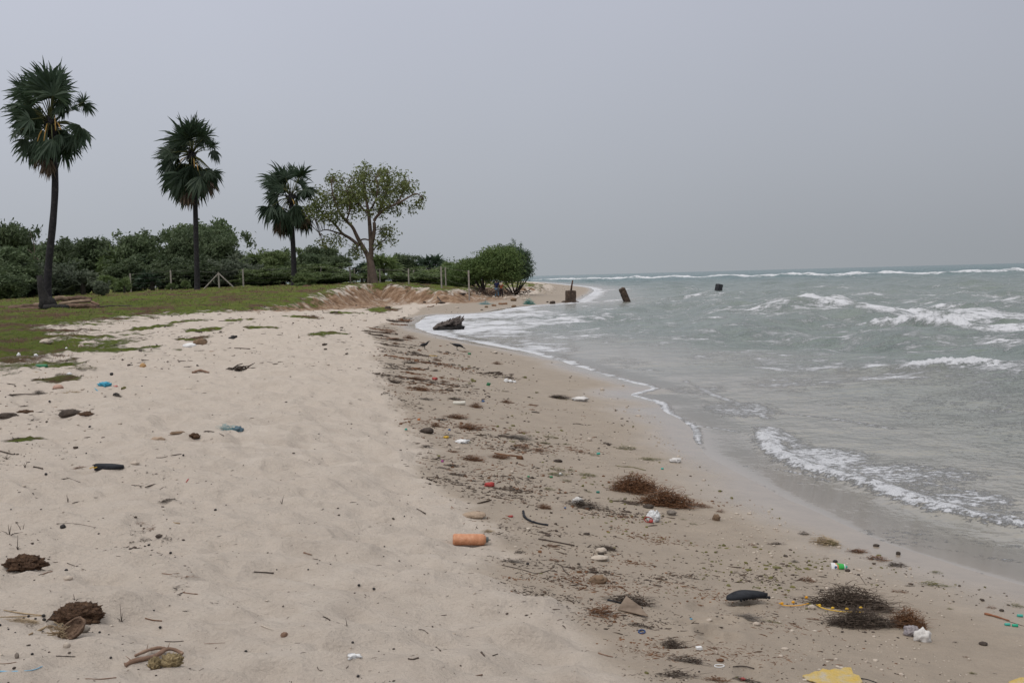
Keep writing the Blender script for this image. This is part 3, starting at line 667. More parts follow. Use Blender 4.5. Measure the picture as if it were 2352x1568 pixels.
def tree(u, vtop, wpx, kind, col, D, label, nm='bushy_tree', cat='tree', grp='trees and bushes of the tree line'):
    if kind == 'low': vtop += random.uniform(-14, 10); kind = random.choice(('low', 'round1', 'fan0', 'low'))
    p = onG(u, D); top = PD(np.array(float(u)), np.array(float(vtop)), D)[2]; h = max(.4, top-p[2])*1.04; w_ = wpx*D/F*(1.3 if D > 105 else 1.15)
    r_ = thing(nm, label, cat, p, grp, random.uniform(0, 6.28)); sc = Vector((w_, w_, h*1.03))
    c = link('crown', protos[kind][col], None, r_); c.scale = sc
    t = link('trunk', tpro['fan' if kind.startswith('fan') else 'umbrella' if kind == 'umbrella' else 'bush'], None, r_); t.scale = sc
TREES = [  # u, v_top, width px, kind, colour, depth, label
 (-40, 545, 120, 'round1', 0, 118, 'dark bushy tree cut by the left edge of the photo'), (28, 528, 75, 'umbrella', 0, 112, 'flat topped dark tree rising at the far left end of the tree line'),
 (20, 590, 110, 'low', 0, 96, 'low dark bush under the flat topped tree at far left'), (100, 566, 60, 'round2', 0, 125, 'dark rounded tree peeping out right behind the leaning palm trunk'),
 (62, 588, 80, 'round1', 0, 118, 'dark bush between the flat topped tree and the leaning palm'), (155, 566, 90, 'round2', 0, 122, 'dark rounded tree just right of the leaning palm trunk'),
 (215, 562, 90, 'round1', 0, 120, 'dark dense tree left of the biggest bush in the tree line'), (265, 545, 100, 'fan0', 1, 118, 'large dark fan leaved bush left of the second palm'),
 (318, 546, 90, 'round2', 0, 120, 'large dark dense tree just left of the tree gap before the second palm'), (370, 548, 85, 'fan1', 0, 120, 'young fan palm rising between two dense trees left of the second palm'),
 (420, 546, 80, 'round1', 0, 118, 'dark dense tree immediately left of the second palm trunk'), (475, 524, 100, 'umbrella', 0, 150, 'tall flat topped tree behind the second palm trunk'),
 (430, 538, 60, 'round2', 0, 150, 'tall distant crown peeping left of the flat topped tree'), (500, 548, 90, 'round2', 0, 125, 'dark dense tree just right of the second palm trunk'), (545, 562, 70, 'fan0', 2, 118, 'grey green fan palm bush right of the second palm'),
 (590, 560, 75, 'fan1', 1, 116, 'green fan leaved bush left of the shortest palm crown'), (635, 580, 70, 'round2', 1, 116, 'light green bush left of the shortest palm trunk'),
 (700, 592, 70, 'round1', 0, 118, 'dark bush just right of the shortest palm trunk'), (738, 574, 60, 'umbrella', 0, 130, 'small flat topped tree between shortest palm and branching tree'),
 (770, 592, 60, 'umbrella', 0, 125, 'low spreading tree at the gap left of the branching tree'), (725, 612, 110, 'low', 1, 112, 'bright bush below the small flat topped tree'), (780, 618, 60, 'low', 0, 122, 'low dark bush at the sky gap left of the branching tree'),
 (832, 590, 60, 'fan0', 0, 122, 'fan palm bush just left of the branching tree trunk'), (880, 566, 85, 'fan1', 1, 118, 'large fan leaved bush just right of the branching tree trunk'),
 (925, 590, 60, 'round2', 0, 125, 'dark rounded tree between two fan leaved bushes'), (955, 604, 50, 'fan0', 1, 120, 'small fan bush left of the young palm behind the fence'), (990, 568, 88, 'fan1', 0, 125, 'young fan palm with bare stem standing behind the fence'),
 (1035, 600, 60, 'low', 1, 118, 'light green bush left of the big feathery bush'),
 # front row of lower shrubs
 (190, 610, 110, 'fan1', 2, 98, 'grey green fan bush in front, right of the leaning palm'), (245, 618, 70, 'low', 1, 96, 'light green low bush right of the front fan bush'), (130, 625, 90, 'low', 2, 98, 'low grey green bush behind the charred stump'),
 (300, 600, 90, 'low', 0, 112, 'dark low bush under the large dense trees'), (285, 628, 42, 'fan0', 1, 90, 'small bright fan bush standing alone on the turf'), (350, 625, 80, 'low', 0, 106, 'dark low bush beside the leftmost fence post'),
 (410, 612, 80, 'low', 0, 108, 'dark low bush behind the leftmost fence wires'), (480, 600, 90, 'low', 0, 112, 'dark low bush behind the braced fence post'), (540, 605, 90, 'low', 2, 110, 'grey green low bush right of the braced fence post'),
 (600, 615, 90, 'low', 1, 108, 'light green low bush left of the shortest palm trunk'), (650, 610, 80, 'low', 0, 112, 'dark low bush behind the shortest palm trunk'), (700, 632, 44, 'low', 1, 97, 'small shrub at the foot of the shortest palm'),
 (760, 632, 90, 'low', 1, 106, 'bright low shrub before the sky gap'), (60, 625, 70, 'low', 2, 98, 'pale green low bush left of the charred stump'), (-10, 615, 110, 'low', 0, 92, 'dark low bush at the left photo edge'),
 (845, 622, 90, 'low', 1, 112, 'bright low shrub behind the branching tree trunk'), (905, 620, 90, 'low', 1, 112, 'bright low shrub behind the middle fence posts'), (970, 618, 90, 'low', 1, 112, 'bright low shrub left of the tallest fence post'),
 (1020, 626, 70, 'low', 1, 116, 'bright low shrub behind the tallest fence post'), (1062, 638, 60, 'low', 1, 118, 'light green shrub behind the end fence post'), (395, 645, 34, 'low', 1, 92, 'small bright shrub on the turf by the leftmost fence post'),
 (425, 650, 30, 'low', 1, 90, 'tiny bright shrub on the turf left of the second palm'), (232, 655, 28, 'low', 2, 80, 'tiny brownish shrub on the turf right of the logs'), (690, 652, 24, 'low', 1, 92, 'tiny bright shrub on the turf before the shortest palm'),
]
for t in TREES: tree(*t)
# far wood behind everything
fb = []
nrw = np.random.default_rng(91)
for u in range(-500, 1130, 9):
    D_ = 165+nrw.uniform(-12, 12); vt = 592+nrw.uniform(-8, 8) if u < 760 else (622 if u < 830 else 606)+nrw.uniform(-5, 5)
    p = onG(u, D_); top = PD(np.array(float(u)), np.array(float(vt)), D_)[2]
    for z in np.arange(p[2]+.3, top, .8): fb.append((p[0]+nrw.uniform(-.5, .5), p[1]+nrw.uniform(-2, 2), z))
V_, F_ = leaf_cloud(fb, 16, .45, .30, nrw); tag(link('far_wood', mesh_np('far_wood', V_, F_, False), BL[0]), 'dark far wood closing the gaps behind the tree line', 'wood', kind='stuff')
# bare dead twiggy tree at the left
mb = MB(); p0 = onG(72, 104); org = Vector(p0); root = thing('dead_tree', 'thin bare dead tree poking above the bushes left of the leaning palm', 'tree', org)
def qd(u, v, D=104.): return Vector(PD(np.array(float(u)), np.array(float(v)), D))-org
mb.tube([(0, 0, -.1), qd(75, 620), qd(80, 585), qd(78, 560), qd(72, 542), qd(68, 530)], [.12, .09, .06, .04, .025, .01], 5); mb.tube([qd(82, 590), qd(70, 578), qd(62, 572)], [.05, .03, .02], 4)
mb.tube([qd(79, 565), qd(88, 550), qd(86, 538)], [.03, .02, .01], 4); mb.tube([qd(82, 590), qd(92, 600)], [.05, .03], 4); mb.build('trunk', TB, root)

# ------------------------------------------------------------------ feathery bush by the sea
FL = leafmat('feathery_leaf', (.088, .142, .045), (.175, .235, .078), .8, c3=(.125, .18, .058)); FD = leafmat('feathery_leaf_blue', (.056, .098, .054), (.105, .152, .080), .8)
def feathery(label, D, base_u, ells, tend, mat, seed, n):
    nr = np.random.default_rng(seed); rs = random.Random(seed); p0 = onG(base_u, D); org = Vector(p0); k = D/F
    root = thing('feathery_bush', label, 'bush', org, 'feathery bushes on the sandy point')
    C = []; 
    for (u, v, ru, rv, m_) in ells:
        for i in range(m_):
            q = nr.normal(0, 1, 3); q /= np.linalg.norm(q); q *= nr.uniform(.35, 1)**.5
            c = PD(np.array(u+q[0]*ru), np.array(v-q[2]*rv), D)-p0; c[1] += q[1]*ru*k*.8; C.append(c)
    V_, F_ = leaf_cloud(C, n*2, (.34, .34, .22), .12, nr, .3)
    lt = MB(); sb = MB(); TC = []
    for (u0, v0, u1, v1, u2, v2) in tend:
        a, b_, c = [Vector(PD(np.array(float(x)), np.array(float(y)), D+rs.uniform(-.8, .8)))-org for x, y in ((u0, v0), (u1, v1), (u2, v2))]
        pts = [a*(1-t)**2+b_*2*t*(1-t)+c*t*t for t in [i/9 for i in range(10)]]; sb.tube(pts, [.03*(1-i/11) for i in range(10)], 4)
        for q in pts[1:]: TC += [tuple(q+Vector((rs.uniform(-.06, .06), rs.uniform(-.1, .1), rs.uniform(-.2, .02)))) for _ in range(2)]
    V2_, F2_ = leaf_cloud(TC, 7, (.07, .07, .09), .065, nr, .5)
    link('crown', mesh_np('crown', np.vstack([V_, V2_]), np.vstack([F_, F2_+len(V_)]), False), mat, root)
    for i in range(7):
        a = rs.uniform(0, 6.28); e_ = Vector((math.cos(a)*rs.uniform(.8, 2.6), math.sin(a)*1.2, rs.uniform(1, 2.2))); sb.tube([(rs.uniform(-.2, .2), 0, -.2), e_*.4+Vector((0, 0, -.1)), e_], [.12, .09, .04], 6)
    sb.build('branches', TK, root)
feathery('big bright green feathery bush beside the people, behind the end fence post', 104, 1110, [(1125, 618, 50, 26, 150), (1150, 598, 48, 30, 150), (1090, 622, 40, 18, 80), (1160, 625, 40, 22, 80), (1120, 600, 30, 20, 60), (1060, 636, 30, 16, 90), (1085, 612, 34, 14, 70), (1045, 646, 20, 8, 40)],
         [(1130, 590, 1110, 568, 1084, 580), (1125, 600, 1090, 582, 1072, 598), (1150, 580, 1140, 560, 1120, 566), (1160, 575, 1150, 556, 1142, 562), (1100, 606, 1066, 588, 1050, 610), (1170, 580, 1172, 560, 1162, 566), (1080, 612, 1058, 598, 1044, 606), (1140, 585, 1122, 566, 1106, 570)], FL, 61, 26)
feathery('darker feathery bush at the tip of the bushes nearest the open sea', 108, 1182, [(1180, 600, 32, 32, 140), (1192, 618, 28, 24, 90), (1165, 592, 28, 24, 70), (1175, 632, 30, 14, 50)],
         [(1185, 580, 1180, 556, 1166, 560), (1195, 590, 1206, 570, 1218, 584), (1200, 600, 1218, 584, 1228, 606), (1205, 615, 1225, 606, 1222, 626), (1190, 580, 1200, 562, 1196, 556), (1180, 575, 1188, 552, 1176, 548), (1208, 622, 1222, 618, 1214, 634), (1200, 595, 1216, 590, 1212, 574)], FD, 62, 28)

# ------------------------------------------------------------------ fence of concrete posts and wire
CP = M('concrete_post', (.22, .20, .18), (.34, .31, .28), 6, .9, .4); WM = M('fence_wire', (.16, .15, .15), (.22, .2, .19), 5, .7, 0)
posts = [(300, 628, 104), (393, 621, 101), (447, 620, 108), (503, 625, 96), (559, 618, 98), (738, 612, 110), (805, 613, 104), (873, 617, 102), (939, 617, 98), (1014, 612, 92), (1077, 621, 86)]
pb = onG(posts[0][0], posts[0][2]); org = Vector(pb)
root = thing('wire_fence', 'long wire fence on slim concrete posts along the turf edge', 'fence', org)
tops = []
def post_at(p, top, root, org, w_=.13):
    mb = MB(); c = Vector(p)-org; h = top-p[2]; mb.box((c.x, c.y, c.z+h/2-.2), (w_, w_, h+.4)); o = mb.build('post', CP, root, smooth=False); bevel(o, .015); return c+Vector((0, 0, h))
for u, vt, D in posts:
    p = onG(u, D); top = PD(np.array(float(u)), np.array(float(vt)), D)[2]; tops.append((post_at(p, top, root, org), top-p[2]))
for s_ in (-1, 1):      # the two braces of the corner post
    p = onG(503+s_*37, 96); c = Vector(p)-org; tp, hh = tops[3]; mb = MB(); mb.tube([c+Vector((0, 0, -.1)), tp+Vector((0, 0, -.12))], .065, 4); mb.build('brace', CP, root, smooth=False)
mb = MB()
for fr_ in (.97, .72, .48, .25):
    for (a, ha), (b_, hb_) in zip(tops[:-1], tops[1:]):
        A_ = a-Vector((0, 0, ha*(1-fr_))); B_ = b_-Vector((0, 0, hb_*(1-fr_))); mb.tube([A_, A_*.5+B_*.5-Vector((0, 0, .05)), B_], .004 if fr_ < .9 else .008, 3, cap=False)
mb.build('wires', WM, root)
pb = onG(818, 116); org = Vector(pb); root = thing('wire_fence', 'second fence run of dim concrete posts just behind the front posts', 'fence', org); tops = []
for u, vt, D in [(815, 617, 116), (951, 620, 112), (1024, 614, 102)]:
    p = onG(u, D); top = PD(np.array(float(u)), np.array(float(vt)), D)[2]; tops.append(post_at(p, top, root, org, .12))
mb = MB()
for a, b_ in zip(tops[:-1], tops[1:]): mb.tube([a-Vector((0, 0, .1)), b_-Vector((0, 0, .1))], .014, 3, cap=False)
mb.build('wires', WM, root)

# ------------------------------------------------------------------ beach things
CR = {'A': (1091, 1119.7, 3.497), 'B': (1607.8, 1177.1, 4.01), 'C': (1952.3, 1177.1, 4.01), 'D': (0, 1119.7, 3.497), 'E': (574.2, 1119.7, 3.497), 'F': (832.6, 775.2, 4.552),
      'G': (1205.9, 861.3, 4.551), 'H': (0, 746.5, 3.901), 'I': (1665.2, 861.3, 3.413), 'J': (0, 488.1, 4.2), 'K': (861.3, 516.8, 4.965), 'L': (1263.3, 545.5, 4.096), 'V': (0, 0, 1)}
def px(c, x, y): a = CR[c]; return a[0]+x/a[2], a[1]+y/a[2]
def gp(c, pts, lift=0):
    uv = np.array([px(c, *p[:2]) for p in pts]); g_ = G(uv[:, 0], uv[:, 1]); g_[:, 2] += lift
    return [Vector(p) for p in g_]
def mpp(p): return p[1]/F                      # metres per photo pixel at a ground point
def stick(c, pts, rpx, mat, name, label, cat, group=None, n=7, ends=(1, .5), lift=.8, lifts=None, parts=None, wob=.25, flat=1):
    g_ = gp(c, pts); k = mpp(g_[0]); r = rpx*k/CR[c][2]; rs = random.Random(int(pts[0][0]*7+pts[0][1])); org = g_[0].copy()
    P_ = [p-org+Vector((0, 0, r*lift+((lifts[i]*k/CR[c][2]) if lifts else 0))) for i, p in enumerate(g_)]
    if len(P_) > 2: P_ = [Vector(q) for q in smooth_line([tuple(p) for p in P_], 2)]
    else: P_ = [P_[0].lerp(P_[1], t/6) for t in range(7)]
    m_ = len(P_)-1; rr = [r*(ends[0]+(ends[1]-ends[0])*i/m_)*(1+rs.uniform(-wob, wob)) for i in range(m_+1)]
    o = MB().tube(P_, rr, n, flat=flat).build(name, mat, loc=org); return tag(o, label, cat, group)
def lump(c, box, mat, name, label, cat, group=None, seed=1, amp=.3, freq=2., sub=3, depth=.8, hs=1., sink=.25, smooth=True, rz=0):
    x0, x1, y0, y1 = box; g_ = gp(c, [((x0+x1)/2, y1)])[0]; k = mpp(g_)/CR[c][2]; w_ = (x1-x0)*k; el = max(.12, (CZ-g_.z)/g_.y)
    h = max(.25*w_*.5, ((y1-y0)*k*1.0 - w_*depth*el*.5))*hs; dpt = w_*depth
    o = MB().blob((0, dpt*.45, h*(.5-sink*.5)), (w_/2, dpt/2, h/2*(1+sink)), sub, amp, freq, seed).build(name, mat, smooth=smooth, loc=g_); o.rotation_euler.z = rz
    return tag(o, label, cat, group)
mDark = M('wet_dark_weed', (.028, .020, .015), (.14, .098, .068), 14, .75, .5, c3=(.065, .044, .031)); mRust = M('rust_brown_weed', (.075, .034, .017), (.25, .12, .055), 9, .8, .4, c3=(.145, .068, .031))
mOl = M('olive_weed', (.05, .05, .012), (.15, .13, .03), 9, .6, .4); mGrey = M('grey_weed', (.09, .075, .062), (.24, .21, .185), 12, .85, .3); mTan = M('dry_straw', (.24, .17, .10), (.40, .31, .20), 12, .85, .3)
mWood = M('driftwood', (.16, .10, .07), (.30, .21, .15), 10, .9, .7, c3=(.22, .14, .10)); mDW = M('dark_driftwood', (.03, .024, .02), (.10, .075, .06), 10, .9, .7); mBlk = M('black_rubber', (.012, .013, .016), (.030, .032, .038), 20, .85, .3, spec=.15)
mSt = M('pale_stone', (.36, .30, .25), (.52, .46, .39), 16, .9, .5); mBr = M('brown_stone', (.11, .075, .05), (.24, .16, .10), 14, .9, .6); mWh = M('white_plastic', (.60, .60, .60), (.72, .72, .72), 8, .45, .2)
mOr = M('ochre_stone', (.30, .17, .07), (.44, .29, .15), 12, .9, .4); mSeed = M('black_seed', (.012, .010, .010), (.03, .026, .026), 20, .5, .2)
def plastic(name, c, rough=.4, b=.1): return M(name, c, tuple(min(1, x*1.25) for x in c), 9, rough, b)
mTeal = plastic('teal_plastic', (.04, .28, .23)); mRed = plastic('red_plastic', (.30, .045, .04)); mYel = plastic('yellow_plastic', (.50, .31, .03)); mBlue = plastic('blue_plastic', (.05, .11, .24)); mGrn = plastic('green_plastic', (.03, .15, .07))
mSky = plastic('sky_blue_plastic', (.03, .30, .50)); mMag = plastic('magenta_plastic', (.32, .07, .22)); mOra = plastic('orange_plastic', (.42, .14, .04))

# --- tangles of weed, net and roots
def tangle_mesh(seed, n_, L_, r, curl, flat, mat, upr=0, leaf=0, shape=1.):
    rs = random.Random(seed); mb = MB()
    for i in range(n_):
        a = rs.uniform(0, 6.28); q = math.sqrt(rs.random()); prof = (1-q**2); q *= .78+.22*math.sin(a*2+seed)+.14*math.sin(a*5+seed*2)+.08*math.sin(a*9+seed)
        p = Vector((math.cos(a)*q*.5, math.sin(a)*q*.5, rs.uniform(0, .95)*prof*shape*(1 if rs.random() < .9 else .4)+.02)); d_ = Vector((rs.uniform(-1, 1), rs.uniform(-1, 1), rs.uniform(-.5, .6)+upr)).normalized()
        pts = [p.copy()]; l = L_*rs.uniform(.4, 1.3)
        for j in range(4):
            d_ = (d_+Vector((rs.uniform(-1, 1), rs.uniform(-1, 1), rs.uniform(-1, .8)*(1-flat)))*curl); d_.z *= (1-flat*.5); d_.normalize(); p = p+d_*l/4
            p.z = max(p.z, .012); pts.append(p.copy())
        mb.tube(pts, [r, r*1.1, r*.9, r*.7, r*.35], 3, cap=False)
    if leaf:
        for i in range(leaf):
            a = rs.uniform(0, 6.28); q = rs.random()**.6; c = Vector((math.cos(a)*q*.5, math.sin(a)*q*.5, rs.uniform(.02, .7)*(1-q*q)+.02)); s_ = rs.uniform(.02, .05); mb.blob(c, (s_, s_*.7, s_*.35), 1, .3, 2, i)
    me_ = bpy.data.meshes.new('tangle'); me_.from_pydata(mb.v, [], mb.f); me_.update(); me_.materials.append(mat); return me_
TG = {}; mMixW = M('mixed_weed', (.045, .034, .026), (.17, .13, .10), 14, .8, .4, c3=(.09, .066, .05))
for nm, mat in (('rust', mRust), ('dark', mDark), ('olive', mOl), ('net', mGrey), ('straw', mTan)):
    TG[nm] = [tangle_mesh(100+j, 300, .34, .012, .7, .35, mat, leaf=60 if nm == 'olive' else 30) for j in range(2)]
TG['flat'] = [tangle_mesh(120+j, 90, .36, .017, .5, .8, mDark, leaf=80) for j in range(2)]; TG['flatrust'] = [tangle_mesh(130+j, 90, .36, .017, .5, .8, mRust, leaf=70) for j in range(2)]
TG['flatolive'] = [tangle_mesh(140+j, 40, .3, .014, .5, .8, mOl, leaf=120) for j in range(2)]
TG['sparse'] = [tangle_mesh(180+j, 26, .42, .020, .6, .6, mDW) for j in range(3)]; TG['sparserust'] = [tangle_mesh(190+j, 26, .42, .020, .6, .6, mRust) for j in range(2)]
BIGT = [tangle_mesh(150, 1100, .34, .0066, 1.1, .05, mRust, upr=.35, leaf=40), tangle_mesh(151, 1000, .36, .0070, .8, .15, mMixW, leaf=160, upr=.15), tangle_mesh(152, 1100, .34, .0066, 1.1, .1, mRust, leaf=90, upr=.2), tangle_mesh(153, 1100, .36, .0070, .8, .15, mMixW, leaf=120, upr=.1)]
gW = 'seaweed clumps along the wrack line'
def clump(c, box, kind, label, cat='seaweed', name='seaweed_clump', group=gW, hs=1.):
    x0, x1, y0, y1 = box; p = gp(c, [((x0+x1)/2, y0+(y1-y0)*.82)])[0]; k = mpp(p)/CR[c][2]; w_ = (x1-x0)*k
    el = max(.1, (CZ-p.z)/p.y); hh = (y1-y0)*k; dpt = min(w_*.75, max(w_*.25, hh*.6/el)); h = max(.015, min(hh*.62, w_*.34))*hs
    me_ = kind if not isinstance(kind, str) else random.choice(TG[kind])
    o = link(name, me_, None, None, p-Vector((0, 0, .008))); o.rotation_euler = (0, 0, random.choice((0, math.pi))+random.uniform(-.3, .3)); o.scale = (w_*1.05, dpt, h*1.25); return tag(o, label, cat, group)
clump('G', (850, 1420, 1010, 1240), BIGT[0], 'left half of the biggest rust brown seaweed heap on the wet sand', hs=1.15)
clump('G', (1190, 1740, 1150, 1400), BIGT[2], 'right trailing half of the biggest rust brown seaweed heap', hs=1.15)
clump('C', (-380, 380, 745, 900), BIGT[1], 'dark tangled root and weed raft behind the yellow scalloped strap', hs=2.1); clump('C', (-300, 400, 880, 1070), BIGT[3], 'grey weed raft below the yellow scalloped strap', hs=1.35)
clump('C', (330, 720, 740, 1110), BIGT[0], 'round rust brown coir ball at the right end of the dark weed raft', hs=1.25)
